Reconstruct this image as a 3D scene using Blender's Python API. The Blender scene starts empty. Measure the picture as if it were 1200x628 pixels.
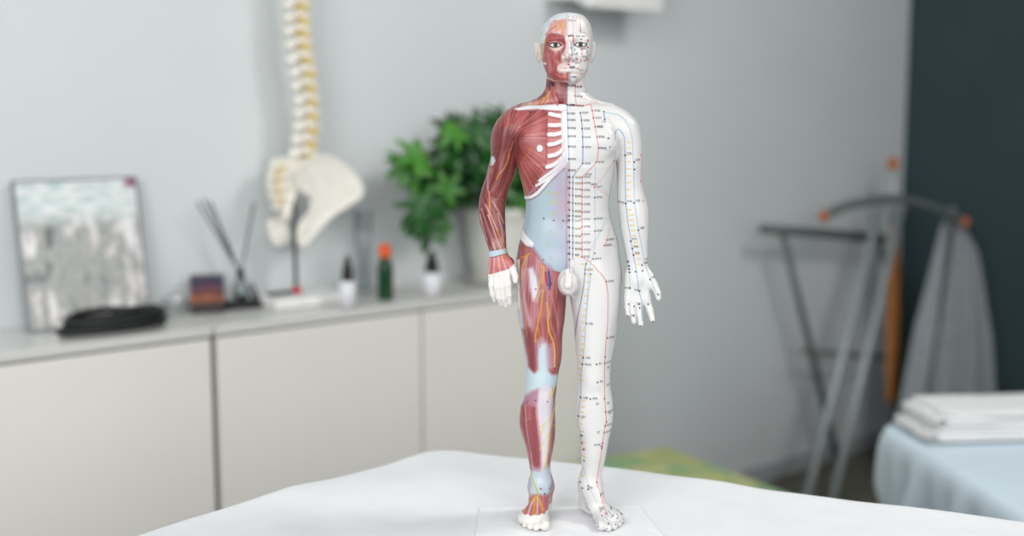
import bpy, bmesh, math, random
import numpy as np
from mathutils import Vector, Matrix
random.seed(7); np.random.seed(7)
scene = bpy.context.scene
COL = scene.collection

# ------------------------------------------------------------------ camera frame
F = 1400.0
HC = 1.10
PITCH = math.atan(181.0 / F)
SP, CP = math.sin(PITCH), math.cos(PITCH)
YAW = math.radians(40)
RV = (math.cos(YAW), -math.sin(YAW))
FV = (math.sin(YAW), math.cos(YAW))

def ray(u, v):
    cx = (u - 600) / F; cy = (314 - v) / F
    up = -SP + cy * CP; fw = CP + cy * SP
    return Vector((cx * RV[0] + fw * FV[0], cx * RV[1] + fw * FV[1], up))
def on_z(u, v, z):
    r = ray(u, v); t = (z - HC) / r.z
    return Vector((0, 0, HC)) + r * t
def on_y(u, v, y):
    r = ray(u, v); t = y / r.y
    return Vector((0, 0, HC)) + r * t
def on_x(u, v, x):
    r = ray(u, v); t = x / r.x
    return Vector((0, 0, HC)) + r * t

cam_d = bpy.data.cameras.new('camera')
cam = bpy.data.objects.new('camera', cam_d); COL.objects.link(cam)
cam.location = (0, 0, HC)
cam.rotation_euler = (math.pi / 2 - PITCH, 0, -YAW)
cam_d.sensor_width = 36; cam_d.lens = F / 1200 * 36
cam_d.clip_start = 0.02
cam_d.dof.use_dof = True
cam_d.dof.focus_distance = 1.105
cam_d.dof.aperture_fstop = 2.5
scene.camera = cam
scene.view_settings.view_transform = 'Standard'
scene.view_settings.look = 'None'
scene.view_settings.gamma = 1
scene.view_settings.use_curve_mapping = False
scene.view_settings.exposure = 0.0

# ------------------------------------------------------------------ colour, materials
def lin(c):
    out = []
    for x in c[:3]:
        x = x / 255.0
        out.append(x / 12.92 if x <= 0.04045 else ((x + 0.055) / 1.055) ** 2.4)
    return tuple(out)

def mat(name, c, rough=0.5, metal=0.0, c2=None, scale=30.0, bump=0.0, bscale=None, stretch=(1, 1, 1),
        trans=0.0, ior=1.45, coat=0.0, sheen=0.0, sss=0.0, detail=3.0, lo=0.35, hi=0.65):
    m = bpy.data.materials.new(name); m.use_nodes = True
    nt = m.node_tree; b = nt.nodes['Principled BSDF']
    b.inputs['Roughness'].default_value = rough
    b.inputs['Metallic'].default_value = metal
    b.inputs['IOR'].default_value = ior
    b.inputs['Transmission Weight'].default_value = trans
    b.inputs['Coat Weight'].default_value = coat
    b.inputs['Sheen Weight'].default_value = sheen
    tc = nt.nodes.new('ShaderNodeTexCoord')
    mp = nt.nodes.new('ShaderNodeMapping'); mp.inputs['Scale'].default_value = stretch
    nt.links.new(tc.outputs['Object'], mp.inputs['Vector'])
    no = nt.nodes.new('ShaderNodeTexNoise'); no.inputs['Scale'].default_value = scale
    no.inputs['Detail'].default_value = detail
    nt.links.new(mp.outputs['Vector'], no.inputs['Vector'])
    rp = nt.nodes.new('ShaderNodeValToRGB')
    c2 = c2 or tuple(x * 0.96 for x in c)
    rp.color_ramp.elements[0].position = lo; rp.color_ramp.elements[0].color = lin(c2) + (1,)
    rp.color_ramp.elements[1].position = hi; rp.color_ramp.elements[1].color = lin(c) + (1,)
    nt.links.new(no.outputs['Fac'], rp.inputs['Fac'])
    nt.links.new(rp.outputs['Color'], b.inputs['Base Color'])
    if bump:
        n2 = nt.nodes.new('ShaderNodeTexNoise'); n2.inputs['Scale'].default_value = bscale or scale * 4
        nt.links.new(mp.outputs['Vector'], n2.inputs['Vector'])
        bp = nt.nodes.new('ShaderNodeBump'); bp.inputs['Strength'].default_value = bump
        bp.inputs['Distance'].default_value = 0.002
        nt.links.new(n2.outputs['Fac'], bp.inputs['Height'])
        nt.links.new(bp.outputs['Normal'], b.inputs['Normal'])
    return m

# ------------------------------------------------------------------ object helpers
def link_mesh(name, me, m=None, parent=None, smooth=True):
    o = bpy.data.objects.new(name, me); COL.objects.link(o)
    if m:
        for mm in (m if isinstance(m, (list, tuple)) else [m]): me.materials.append(mm)
    if smooth and len(me.polygons):
        me.polygons.foreach_set('use_smooth', [True] * len(me.polygons))
    if parent: o.parent = parent
    return o
def obj(name, bm, m=None, parent=None, smooth=True, bevel=0.0, segs=3, subsurf=0):
    me = bpy.data.meshes.new(name)
    bmesh.ops.recalc_face_normals(bm, faces=bm.faces[:])
    bm.to_mesh(me); bm.free()
    o = link_mesh(name, me, m, parent, smooth)
    if bevel:
        md = o.modifiers.new('bevel', 'BEVEL'); md.width = bevel; md.segments = segs
        md.limit_method = 'ANGLE'; md.angle_limit = math.radians(35)
        md2 = o.modifiers.new('wn', 'WEIGHTED_NORMAL'); md2.keep_sharp = False
    if subsurf:
        md = o.modifiers.new('sub', 'SUBSURF'); md.levels = subsurf; md.render_levels = subsurf
    return o
def thing(name, label, cat, loc=(0, 0, 0), rz=0.0, group=None):
    o = bpy.data.objects.new(name, None); COL.objects.link(o)
    o.empty_display_size = 0.05
    o.location = loc; o.rotation_euler = (0, 0, rz)
    o['label'] = label; o['category'] = cat
    if group: o['group'] = group
    return o
def tag(o, label, cat, group=None):
    o['label'] = label; o['category'] = cat
    if group: o['group'] = group
    return o
def struct(o):
    o['kind'] = 'structure'; return o

def add_box(bm, c, s, rot=None):
    M = Matrix.Translation(c) @ (rot.to_4x4() if rot else Matrix.Identity(4)) @ Matrix.Diagonal((s[0], s[1], s[2], 1))
    return bmesh.ops.create_cube(bm, size=1.0, matrix=M)['verts']
def add_lathe(bm, prof, c=(0, 0, 0), seg=40):
    rings = []
    for r, z in prof:
        if r < 1e-6:
            rings.append([bm.verts.new((c[0], c[1], c[2] + z))])
        else:
            rings.append([bm.verts.new((c[0] + r * math.cos(2 * math.pi * i / seg), c[1] + r * math.sin(2 * math.pi * i / seg), c[2] + z)) for i in range(seg)])
    for a, b in zip(rings, rings[1:]):
        for i in range(seg):
            j = (i + 1) % seg
            if len(a) == 1 and len(b) == 1: continue
            if len(a) == 1: bm.faces.new((a[0], b[i], b[j]))
            elif len(b) == 1: bm.faces.new((a[i], b[0], a[j]))
            else: bm.faces.new((a[i], b[i], b[j], a[j]))
def add_tube(bm, pts, rad, seg=12, closed=False):
    pts = [Vector(p) for p in pts]; n = len(pts)
    rad = rad if isinstance(rad, (list, tuple)) else [rad] * n
    rings = []; nrm = None
    for i, p in enumerate(pts):
        if closed: t = pts[(i + 1) % n] - pts[i - 1]
        else: t = (pts[min(i + 1, n - 1)] - pts[max(i - 1, 0)])
        t = t.normalized()
        if nrm is None:
            nrm = t.cross(Vector((0, 0, 1)))
            if nrm.length < 0.1: nrm = t.cross(Vector((1, 0, 0)))
        nrm = (nrm - t * nrm.dot(t)).normalized(); bn = t.cross(nrm)
        rings.append([bm.verts.new(p + rad[i] * (math.cos(2 * math.pi * k / seg) * nrm + math.sin(2 * math.pi * k / seg) * bn)) for k in range(seg)])
    for i in range(n if closed else n - 1):
        a, b = rings[i], rings[(i + 1) % n]
        for k in range(seg):
            bm.faces.new((a[k], b[k], b[(k + 1) % seg], a[(k + 1) % seg]))
    if not closed:
        bm.faces.new(rings[0][::-1]); bm.faces.new(rings[-1])
def add_ball(bm, c, r, u=20, v=14, rot=None):
    r = r if isinstance(r, (list, tuple)) else (r, r, r)
    M = Matrix.Translation(c) @ (rot.to_4x4() if rot else Matrix.Identity(4)) @ Matrix.Diagonal((r[0], r[1], r[2], 1))
    bmesh.ops.create_uvsphere(bm, u_segments=u, v_segments=v, radius=1.0, matrix=M)
def smooth_path(pts, sub=8):
    P = [Vector(p) for p in pts]; out = []
    for i in range(len(P) - 1):
        a, b, c, d = P[max(i - 1, 0)], P[i], P[i + 1], P[min(i + 2, len(P) - 1)]
        for k in range(sub):
            t = k / sub
            out.append(0.5 * ((2 * b) + (c - a) * t + (2 * a - 5 * b + 4 * c - d) * t * t + (3 * b - a - 3 * c + d) * t ** 3))
    out.append(P[-1]); return out

# ------------------------------------------------------------------ numpy field meshing
def surface_nets(Fd, org, h):
    ins = Fd < 0
    nx, ny, nz = Fd.shape
    cnt = np.zeros((nx - 1, ny - 1, nz - 1), np.uint8)
    offs = [(i, j, k) for i in (0, 1) for j in (0, 1) for k in (0, 1)]
    for i, j, k in offs: cnt += ins[i:nx - 1 + i, j:ny - 1 + j, k:nz - 1 + k]
    ci, cj, ck = np.nonzero((cnt > 0) & (cnt < 8))
    del cnt
    N = len(ci)
    val = np.stack([Fd[ci + i, cj + j, ck + k] for i, j, k in offs], 1)
    pos = np.zeros((N, 3)); c = np.zeros(N)
    o = np.array(offs, float)
    for a in range(8):
        for b in range(a + 1, 8):
            if np.abs(o[a] - o[b]).sum() != 1: continue
            cross = (val[:, a] < 0) != (val[:, b] < 0)
            den = val[:, a] - val[:, b]
            t = np.where(cross, val[:, a] / np.where(den == 0, 1, den), 0)
            pos += np.where(cross[:, None], o[a] + (o[b] - o[a]) * t[:, None], 0)
            c += cross
    pos = pos / c[:, None]
    V = (np.stack([ci, cj, ck], 1) + pos) * h + np.array(org)
    idx = np.full((nx - 1, ny - 1, nz - 1), -1, np.int32)
    idx[ci, cj, ck] = np.arange(N)
    Q = []
    for ax in range(3):
        sl0 = [slice(None)] * 3; sl1 = [slice(None)] * 3
        sl0[ax] = slice(0, -1); sl1[ax] = slice(1, None)
        a = ins[tuple(sl0)]; b = ins[tuple(sl1)]
        e = np.nonzero(a != b)
        flip = a[e]
        o1, o2 = [(1, 2), (2, 0), (0, 1)][ax]
        ok = (e[o1] > 0) & (e[o2] > 0) & (e[o1] < (nx, ny, nz)[o1] - 1) & (e[o2] < (nx, ny, nz)[o2] - 1)
        e = [q[ok] for q in e]; flip = flip[ok]
        def cell(d1, d2):
            q = list(e); q[o1] = q[o1] - d1; q[o2] = q[o2] - d2
            return idx[q[0], q[1], q[2]]
        q = np.stack([cell(1, 1), cell(0, 1), cell(0, 0), cell(1, 0)], 1)
        q[~flip] = q[~flip][:, ::-1]
        Q.append(q)
    return V, np.concatenate(Q)
def np_mesh(name, V, Q):
    me = bpy.data.meshes.new(name)
    n, m, k = len(V), len(Q), Q.shape[1]
    me.vertices.add(n); me.vertices.foreach_set('co', np.ascontiguousarray(V, np.float32).ravel())
    me.loops.add(m * k); me.loops.foreach_set('vertex_index', np.ascontiguousarray(Q, np.int32).ravel())
    me.polygons.add(m); me.polygons.foreach_set('loop_start', np.arange(0, m * k, k, dtype=np.int32))
    me.polygons.foreach_set('loop_total', np.full(m, k, np.int32))
    me.update(calc_edges=True); me.validate()
    return me
def smin(a, b, k):
    h = np.maximum(k - np.abs(a - b), 0) / k
    return np.minimum(a, b) - h * h * (k * 0.25)
def smax(a, b, k):
    h = np.maximum(k - np.abs(a - b), 0) / k
    return np.maximum(a, b) + h * h * (k * 0.25)
def poly_sdf(px, py, poly):
    poly = np.asarray(poly, float); n = len(poly)
    d = np.full(px.shape, 1e18); s = np.ones(px.shape)
    j = n - 1
    for i in range(n):
        ex, ey = poly[j] - poly[i]
        wx, wy = px - poly[i, 0], py - poly[i, 1]
        t = np.clip((wx * ex + wy * ey) / (ex * ex + ey * ey + 1e-12), 0, 1)
        bx, by = wx - ex * t, wy - ey * t
        d = np.minimum(d, bx * bx + by * by)
        c1 = py >= poly[i, 1]; c2 = py < poly[j, 1]; c3 = ex * wy > ey * wx
        al = c1 & c2 & c3; no = ~c1 & ~c2 & ~c3
        s = np.where(al | no, -s, s)
        j = i
    return s * np.sqrt(d)
def vnoise(x, y, seed=0):
    xi = np.floor(x).astype(np.int64); yi = np.floor(y).astype(np.int64)
    xf = x - xi; yf = y - yi
    xf = xf * xf * (3 - 2 * xf); yf = yf * yf * (3 - 2 * yf)
    def hsh(i, j):
        n = (i * 374761393 + j * 668265263 + seed * 1442695041) & 0x7fffffff
        n = ((n ^ (n >> 13)) * 1274126177) & 0x7fffffff
        return ((n ^ (n >> 16)) & 0xffff) / 65535.0
    a = hsh(xi, yi); b = hsh(xi + 1, yi); c = hsh(xi, yi + 1); d = hsh(xi + 1, yi + 1)
    return (a * (1 - xf) + b * xf) * (1 - yf) + (c * (1 - xf) + d * xf) * yf
# ------------------------------------------------------------------ the anatomical figure: shape
D0 = 1.12; R0 = 0.0508; ZF = 0.712          # where it stands, in front of the camera
HRES = 0.55                                    # mm, mesh resolution
def P(u, v, y=0.0):
    cx = (u - 600) / F; cy = (314 - v) / F
    up = -SP + cy * CP; fw = CP + cy * SP
    t = (D0 + y / 1000) / fw
    return ((cx * t - R0) * 1000, y, (HC + up * t - ZF) * 1000)
def G(u, v, z=0.0):
    cx = (u - 600) / F; cy = (314 - v) / F
    up = -SP + cy * CP; fw = CP + cy * SP
    t = (ZF + z / 1000 - HC) / up
    return ((cx * t - R0) * 1000, (fw * t - D0) * 1000, z)

ORG = (-86.0, -56.0, -2.0); TOP = (98.0, 44.0, 484.0)
nn = [int((TOP[i] - ORG[i]) / HRES) + 1 for i in range(3)]
AX = [(ORG[i] + HRES * np.arange(nn[i])).astype(np.float32) for i in range(3)]
DF = np.full(nn, 50.0, np.float32)
def box_of(lo, hi, mg):
    sl = []
    for i in range(3):
        a = max(0, int((lo[i] - mg - ORG[i]) / HRES)); b = min(nn[i], int((hi[i] + mg - ORG[i]) / HRES) + 2)
        sl.append(slice(a, b))
    sl = tuple(sl)
    return sl, AX[0][sl[0]][:, None, None], AX[1][sl[1]][None, :, None], AX[2][sl[2]][None, None, :]
def cubic(zq, z, val):
    z = np.asarray(z); val = np.asarray(val); o = np.argsort(z); z = z[o]; val = val[o]
    dz = np.diff(z); s = np.diff(val) / dz
    m = np.zeros(len(z)); m[0] = s[0]; m[-1] = s[-1]
    for i in range(1, len(z) - 1):
        if s[i - 1] * s[i] > 0:
            w1 = 2 * dz[i] + dz[i - 1]; w2 = dz[i] + 2 * dz[i - 1]
            m[i] = (w1 + w2) / (w1 / s[i - 1] + w2 / s[i])
        # gentle non-monotone smoothing
        m[i] = 0.6 * m[i] + 0.4 * (s[i - 1] * dz[i] + s[i] * dz[i - 1]) / (dz[i] + dz[i - 1])
    q = np.clip(zq, z[0], z[-1]); i = np.clip(np.searchsorted(z, q) - 1, 0, len(z) - 2)
    h = dz[i]; t = (q - z[i]) / h
    return ((2 * t ** 3 - 3 * t ** 2 + 1) * val[i] + (t ** 3 - 2 * t ** 2 + t) * h * m[i]
            + (-2 * t ** 3 + 3 * t ** 2) * val[i + 1] + (t ** 3 - t ** 2) * h * m[i + 1])
def loft(nodes, n=2.0):
    """nodes: (v, uL, uR, yc, half depth) -> (lo, hi, field function)"""
    zz, xl, xr, yc, hb = [], [], [], [], []
    for v, ul, ur, y, b in nodes:
        a = P(ul, v, y); c = P(ur, v, y)
        zz.append(a[2]); xl.append(a[0]); xr.append(c[0]); yc.append(y); hb.append(b)
    def f(X, Y, Z):
        zf = Z.ravel()
        L, R, C, B = (cubic(zf, zz, q).astype(np.float32)[None, None, :] for q in (xl, xr, yc, hb))
        A = np.maximum((R - L) * 0.5, 0.3); B = np.maximum(B, 0.3); M = (R + L) * 0.5
        px = np.abs(X - M) / A; py = np.abs(Y - C) / B
        if n == 2.0:
            k0 = np.sqrt(px * px + py * py)
            k1 = np.sqrt((px / A) ** 2 + (py / B) ** 2) / np.maximum(k0, 1e-4)
        else:
            k0 = (px ** n + py ** n) ** np.float32(1 / n)
            kk = np.maximum(k0, 1e-4) ** np.float32(1 - n)
            k1 = kk * np.sqrt((px ** (n - 1) / A) ** 2 + (py ** (n - 1) / B) ** 2)
        d = (k0 - 1) / np.maximum(k1, 1e-3)
        d = np.maximum(d, -np.minimum(A, B))
        cap = np.maximum(Z - max(zz), min(zz) - Z)
        return np.maximum(d, cap)
    lo = (min(xl), min(y - b for y, b in zip(yc, hb)), min(zz)); hi = (max(xr), max(y + b for y, b in zip(yc, hb)), max(zz))
    return lo, hi, f
def rcone(a, ra, b, rb):
    a = np.array(a, np.float32); b = np.array(b, np.float32)
    ab = b - a; L2 = float(ab @ ab) + 1e-9
    def f(X, Y, Z):
        t = np.clip(((X - a[0]) * ab[0] + (Y - a[1]) * ab[1] + (Z - a[2]) * ab[2]) / L2, 0, 1)
        return np.sqrt((X - a[0] - t * ab[0]) ** 2 + (Y - a[1] - t * ab[1]) ** 2 + (Z - a[2] - t * ab[2]) ** 2) - (ra + (rb - ra) * t)
    r = max(ra, rb)
    return tuple(np.minimum(a, b) - r), tuple(np.maximum(a, b) + r), f
def ell(c, r, rz=0.0, ry=0.0, rx=0.0):
    Mx = np.array((Matrix.Rotation(math.radians(rz), 3, 'Z') @ Matrix.Rotation(math.radians(ry), 3, 'Y') @ Matrix.Rotation(math.radians(rx), 3, 'X')).transposed(), np.float32)
    def f(X, Y, Z):
        x, y, z = X - c[0], Y - c[1], Z - c[2]
        a = (Mx[0, 0] * x + Mx[0, 1] * y + Mx[0, 2] * z) / r[0]
        b = (Mx[1, 0] * x + Mx[1, 1] * y + Mx[1, 2] * z) / r[1]
        d = (Mx[2, 0] * x + Mx[2, 1] * y + Mx[2, 2] * z) / r[2]
        k0 = np.sqrt(a * a + b * b + d * d)
        k1 = np.sqrt((a / r[0]) ** 2 + (b / r[1]) ** 2 + (d / r[2]) ** 2)
        return k0 * (k0 - 1) / np.maximum(k1, 1e-4)
    m = max(r)
    return tuple(np.array(c) - m), tuple(np.array(c) + m), f
def uni(prim, k=3.0, mg=None):
    lo, hi, f = prim
    sl, X, Y, Z = box_of(lo, hi, mg if mg is not None else 4 + (k if np.isscalar(k) else 8))
    kk = k if np.isscalar(k) else k(Z)
    DF[sl] = smin(DF[sl], f(X, Y, Z).astype(np.float32), kk)
def cut(prim, k=2.0):
    lo, hi, f = prim
    sl, X, Y, Z = box_of(lo, hi, 4 + k)
    DF[sl] = smax(DF[sl], -f(X, Y, Z).astype(np.float32), k)
def bump(c, r, h):
    """push the surface out (h > 0) or in (h < 0) around c, in mm"""
    sl, X, Y, Z = box_of(np.array(c) - 2.6 * np.array(r), np.array(c) + 2.6 * np.array(r), 1)
    q = ((X - c[0]) / r[0]) ** 2 + ((Y - c[1]) / r[1]) ** 2 + ((Z - c[2]) / r[2]) ** 2
    DF[sl] -= (h * np.exp(-q * 1.3)).astype(np.float32)

def build_shape():
    torso = [(117, 648, 684, 5, 14), (121, 636, 700, 4.5, 18), (125, 622, 716, 4, 21), (131, 612, 724, 3, 24), (140, 606, 728, 1, 27),
             (155, 603, 727, -1, 30.5), (172, 604, 723.5, -2, 32), (189, 606, 721, -2, 32), (201, 608, 719.5, -1, 30.5), (213, 611, 717.5, 0, 29),
             (229, 614.8, 715, 0.5, 27), (240, 616.6, 714, 1, 26.5), (253, 615.7, 715.3, 2, 27), (268, 613, 720, 3, 29), (289, 607.5, 725, 5, 31),
             (306, 605.5, 726.5, 6, 32), (322, 606, 727, 7, 30.5), (334, 610, 724, 8, 26), (341, 620, 715, 8, 18)]
    uni(loft(torso, 2.35), 1.0)
    # pectorals, belly, buttocks, shoulder blades
    for u, y0 in ((634, -1), (696, -1)):
        x, _, z = P(u, 166, -24); uni(ell((x, -23.5, z), (22, 9.5, 15)), 6)
        x, _, z = P(u + (2 if u < 660 else -2), 315, 25); uni(ell((x, 24, z), (22, 15, 20)), 8)
        x, _, z = P(u, 160, 22); uni(ell((x, 23, z), (18, 8, 18)), 8)
    legs = []
    red = [(292, 615, 652, 5, 18), (306, 608.5, 660, 4, 26), (322, 605.6, 663, 3, 28), (338, 605.5, 663.6, 2, 28), (371, 607, 661.8, 1, 26), (391, 611, 659.3, 0, 24.5), (418, 615, 658, -1, 22),
           (439, 617, 654, -2, 20), (455, 616.6, 652, -2, 19.2), (466, 614.5, 650.6, -1, 18.5), (479, 609.8, 650, 2, 19), (495, 608.7, 650.7, 4, 19.5),
           (510, 612, 650.2, 5, 18.5), (523, 616, 648.5, 6, 16.5), (545, 620.3, 645, 8, 13.5), (560, 622.4, 645, 9, 12.5), (575, 621.5, 647, 9, 12.5),
           (588, 621.5, 646.5, 9, 12.5), (596, 624, 645, 9, 11)]
    white = [(292, 678, 715, 5, 18), (306, 670, 723.5, 4, 26), (322, 665, 726.8, 3, 28), (349, 667.8, 727, 2, 28), (381, 672.6, 723.5, 1, 26), (403, 674, 720, 0, 24), (424, 676, 716, -1, 21.5),
             (445, 677, 714.8, -2, 20), (466, 675.7, 717.5, -1, 19), (487, 674, 718.5, 2, 19.5), (500, 676.3, 716.8, 4, 19.5), (512, 679.3, 714, 5, 18.5),
             (530, 680.8, 710.5, 6, 16), (545, 681.3, 707.5, 8, 13.5), (560, 681.3, 703.8, 9, 12.5), (571, 680.4, 703, 9, 12.5), (585, 679, 704, 10, 13), (594, 680, 702, 10, 11)]
    L1, L2 = loft(red, 2.15), loft(white, 2.15)
    lo = np.minimum(L1[0], L2[0]); hi = np.maximum(L1[1], L2[1])
    sl, X, Y, Z = box_of(lo, hi, 8)
    T = DF[sl].copy()
    DF[sl] = np.minimum(smin(T, L1[2](X, Y, Z).astype(np.float32), 6), smin(T, L2[2](X, Y, Z).astype(np.float32), 6))
    del T
    # neck and trapezius slope
    neck = [(82, 642, 685, 7, 19), (91, 640.3, 685, 8, 19), (101, 639.5, 685.8, 8, 19), (108, 636.5, 689, 8, 19), (115, 629, 696.5, 7, 19),
            (120, 619, 706, 6, 17), (125, 607, 718, 5, 13), (129, 600, 727, 4, 8)]
    uni(loft(neck, 2.0), 5)
    # head
    head = [(15.3, 660, 671, 4, 7), (17, 652, 679.5, 4, 17), (20, 646.5, 685, 4, 22.5), (25, 640.5, 689.5, 4, 26.5), (32, 635.3, 692.6, 3.5, 29.5), (41, 631.6, 694.2, 3, 31),
            (50, 630.8, 694.8, 2.5, 31), (58, 632, 694, 1.5, 30), (66, 633.7, 692.8, -1, 27.5), (74, 636, 691, -4, 24.5), (80, 638, 689.6, -6.5, 22), (86, 640.6, 687, -9.5, 19),
            (91, 645, 683.5, -12.5, 14.5), (94.5, 651, 679, -15, 10), (97, 658.5, 673, -16, 5)]
    uni(loft(head, 2.15), 4)
    E = lambda u, v, y, r, **k: ell((P(u, v, y)[0], y, P(u, v, y)[2]), r, **k)
    Rc = lambda a, ra, b, rb: rcone(P(*a), ra, P(*b), rb)
    uni(E(652, 64, -22, (6.5, 5, 5.5)), 4); uni(E(680, 64, -22, (6.5, 5, 5.5)), 4)           # cheeks
    uni(Rc((643, 46.5, -23), 2.6, (658.5, 45, -28), 2.6), 4); uni(Rc((672, 45, -28), 2.6, (687, 46.5, -23), 2.6), 4)   # brows
    cut(E(650.8, 52.5, -32.2, (6.2, 4.6, 3.6)), 3.5); cut(E(680, 52.3, -32.2, (6.2, 4.6, 3.6)), 3.5)   # sockets
    uni(E(650.8, 52.7, -23.6, (5.6, 4.9, 4.2)), 1.2); uni(E(680, 52.3, -23.6, (5.6, 4.9, 4.2)), 1.2)     # lids over the eyeballs
    uni(Rc((665, 46, -28.5), 2.2, (665.7, 56, -32), 2.3), 3); uni(Rc((665.7, 55, -31.5), 2.2, (666, 65.5, -36.5), 3.1), 2.5)  # nose
    uni(E(660.7, 67.5, -31.5, (2.7, 3.4, 2.5)), 1.6); uni(E(671.3, 67.5, -31.5, (2.7, 3.4, 2.5)), 1.6)
    uni(E(666, 79, -23, (11, 7.6, 8)), 4)                                                    # muzzle
    uni(Rc((658, 79.3, -28), 1.2, (664, 77.8, -30.6), 1.7), 1.5); uni(Rc((668, 77.8, -30.6), 1.7, (675, 79.3, -28), 1.2), 1.5)
    uni(Rc((660, 82.6, -28.5), 1.2, (666.5, 83.2, -30.2), 1.9), 1.5); uni(Rc((666.5, 83.2, -30.2), 1.9, (673, 82.6, -28.5), 1.2), 1.5)
    cut(Rc((656.5, 80.6, -30), 0.35, (676, 80.6, -30), 0.35), 1.2)
    bump(P(666, 87, -29), (7, 5, 2.0), -1.8)
    bump(P(655.5, 72.5, -27), (2.0, 5, 6), -1.0); bump(P(676.5, 72.5, -27), (2.0, 5, 6), -1.0)
    bump(P(666, 72.6, -32), (1.6, 4, 2.0), -0.8)
    uni(E(666.3, 91, -23.5, (7.5, 6.5, 5)), 4)                                               # chin
    for s, u0 in ((-1, 630.5), (1, 694.2)):                                                    # ears
        uni(E(u0 + s * 0.7, 61.5, 3, (1.9, 5.6, 9.6), rz=-s * 26, ry=s * 9), 1.5)
        cut(E(u0 + s * 2.2, 60.5, -1.4, (1.4, 3.0, 5.6), rz=-s * 26, ry=s * 9), 1.0)
    # arms
    armr = [(121.5, 610, 622, 3, 6), (124, 603, 624, 3, 11), (129, 595, 624, 3, 15), (137, 585.5, 622, 3, 18), (151, 577.6, 617.5, 2, 20), (165, 575, 612.5, 2, 20.5), (182, 575.2, 607, 2, 19.5),
            (196, 572, 605, 2, 18.5), (205, 570, 603.4, 2, 18), (222, 564.3, 596.5, 1, 16), (234, 561.6, 593.2, 0, 15.2), (246, 560.8, 592, -1, 15.5), (260, 562.4, 592.3, -2, 15),
            (275, 567, 593, -3, 13), (287, 571, 593.4, -4, 10.6), (296, 573.4, 594, -5, 9), (304, 573.6, 598, -5.5, 8), (309, 573.5, 599, -6, 7)]
    arml = [(121, 705, 718, 3, 6), (124.5, 702, 724, 3, 11), (131.5, 702, 736, 3, 16), (143, 706, 747.3, 2, 19), (155, 712, 751.2, 2, 20), (170, 719, 753, 2, 19.5), (189, 722.3, 753, 2, 18.5),
            (205, 723, 752.2, 2, 17.5), (220, 723, 754, 1, 16.2), (230, 723.2, 756.5, 0, 15.8), (246, 724.5, 760.2, -1, 16), (260, 726, 760.6, -2, 15.2), (271, 727.3, 760, -3, 13.6),
            (289, 731, 759.2, -4, 10.8), (303, 734, 759.2, -5, 9), (314, 734.6, 760, -5.5, 8), (321, 734, 763, -6, 7)]
    kz = lambda Z: np.clip((Z - 335) / 30.0, 0, 1).astype(np.float32) * 7 + 1.5
    uni(loft(armr, 2.1), kz, 10); uni(loft(arml, 2.1), kz, 10)
    # hands: a palm, then each finger blended to the palm only
    def hand(palm, fingers):
        lo = np.min([p[0] for p, k in palm] + [q[0] for f in fingers for q in f], 0); hi = np.max([p[1] for p, k in palm] + [q[1] for f in fingers for q in f], 0)
        sl, X, Y, Z = box_of(lo, hi, 6)
        pm = None
        for (l, h, f), k in palm:
            d = f(X, Y, Z); pm = d if pm is None else smin(pm, d, k)
        out = pm
        for f in fingers:
            d = None
            for q in f:
                e = q[2](X, Y, Z); d = e if d is None else smin(d, e, 1.0)
            out = np.minimum(out, smin(pm, d, 2.6))
        DF[sl] = smin(DF[sl], out.astype(np.float32), 3.0)
    def finger(pts, r):
        return [rcone(P(*pts[i]), r[i], P(*pts[i + 1]), r[i + 1]) for i in range(len(pts) - 1)]
    palm_r = [(Rc((585.5, 303, -6), 7.5, (586.5, 312, -8), 8.2), 3), (Rc((579.5, 309, -7), 5, (577.5, 321, -9), 4.4), 4), (Rc((585, 309, -8), 5.5, (584, 320, -11), 4.8), 4), (Rc((590, 308, -8), 5.5, (592.5, 318, -11), 4.8), 4), (Rc((594, 306, -9), 4.5, (598.5, 313, -11), 4), 4)]
    hand(palm_r, [finger([(577, 320, -9), (576, 333, -12), (577.3, 344, -11), (579.6, 351, -8)], [3.5, 3.1, 2.8, 2.3]),
                  finger([(582.5, 321, -11), (582, 336, -15), (584.3, 348, -13), (587, 355, -9)], [3.7, 3.3, 3.0, 2.4]),
                  finger([(588, 320, -12), (588.6, 336, -16), (590.3, 349, -14), (592.6, 357.5, -10)], [3.8, 3.4, 3.1, 2.5]),
                  finger([(594, 318, -12), (595.4, 333, -16), (596.5, 345, -14), (597.3, 354.5, -10)], [3.8, 3.4, 3.1, 2.5]),
                  finger([(597, 307, -11), (601.5, 316, -15), (603.8, 324, -17), (604, 329, -17.5)], [4.2, 3.5, 3.2, 2.6])])
    palm_l = [(Rc((747.5, 315, -6), 8, (746, 328, -8), 9), 3), (Rc((738.5, 322, -7), 5, (736.5, 350, -10), 4.3), 4), (Rc((743, 325, -7), 5, (742.5, 352, -10), 4.6), 4), (Rc((748, 325, -7), 5, (749.5, 352, -10), 4.6), 4), (Rc((755, 323, -7), 5, (757.5, 350, -10), 4.5), 4),
              (Rc((757, 320, -8), 5, (763, 333, -13), 4.2), 4)]
    hand(palm_l, [finger([(736.5, 349, -10), (735.6, 359, -13), (736.3, 368, -17)], [3.4, 3.0, 2.4]),
                  finger([(742.5, 352, -10), (741.6, 365, -14), (743, 376.5, -19)], [3.6, 3.2, 2.5]),
                  finger([(749.3, 352, -10), (749.3, 367, -14), (751, 379.5, -19)], [3.7, 3.3, 2.6]),
                  finger([(757, 350, -10), (761.6, 363, -12), (764.6, 374.5, -15)], [3.8, 3.4, 2.6]),
                  finger([(761, 324, -10), (767.2, 335, -14), (770.6, 343, -17), (771.8, 349, -19)], [4.3, 3.6, 3.2, 2.6])])
    # groin
    uni(E(666.3, 331.5, -30, (8.6, 8, 11.0)), 3)
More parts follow.
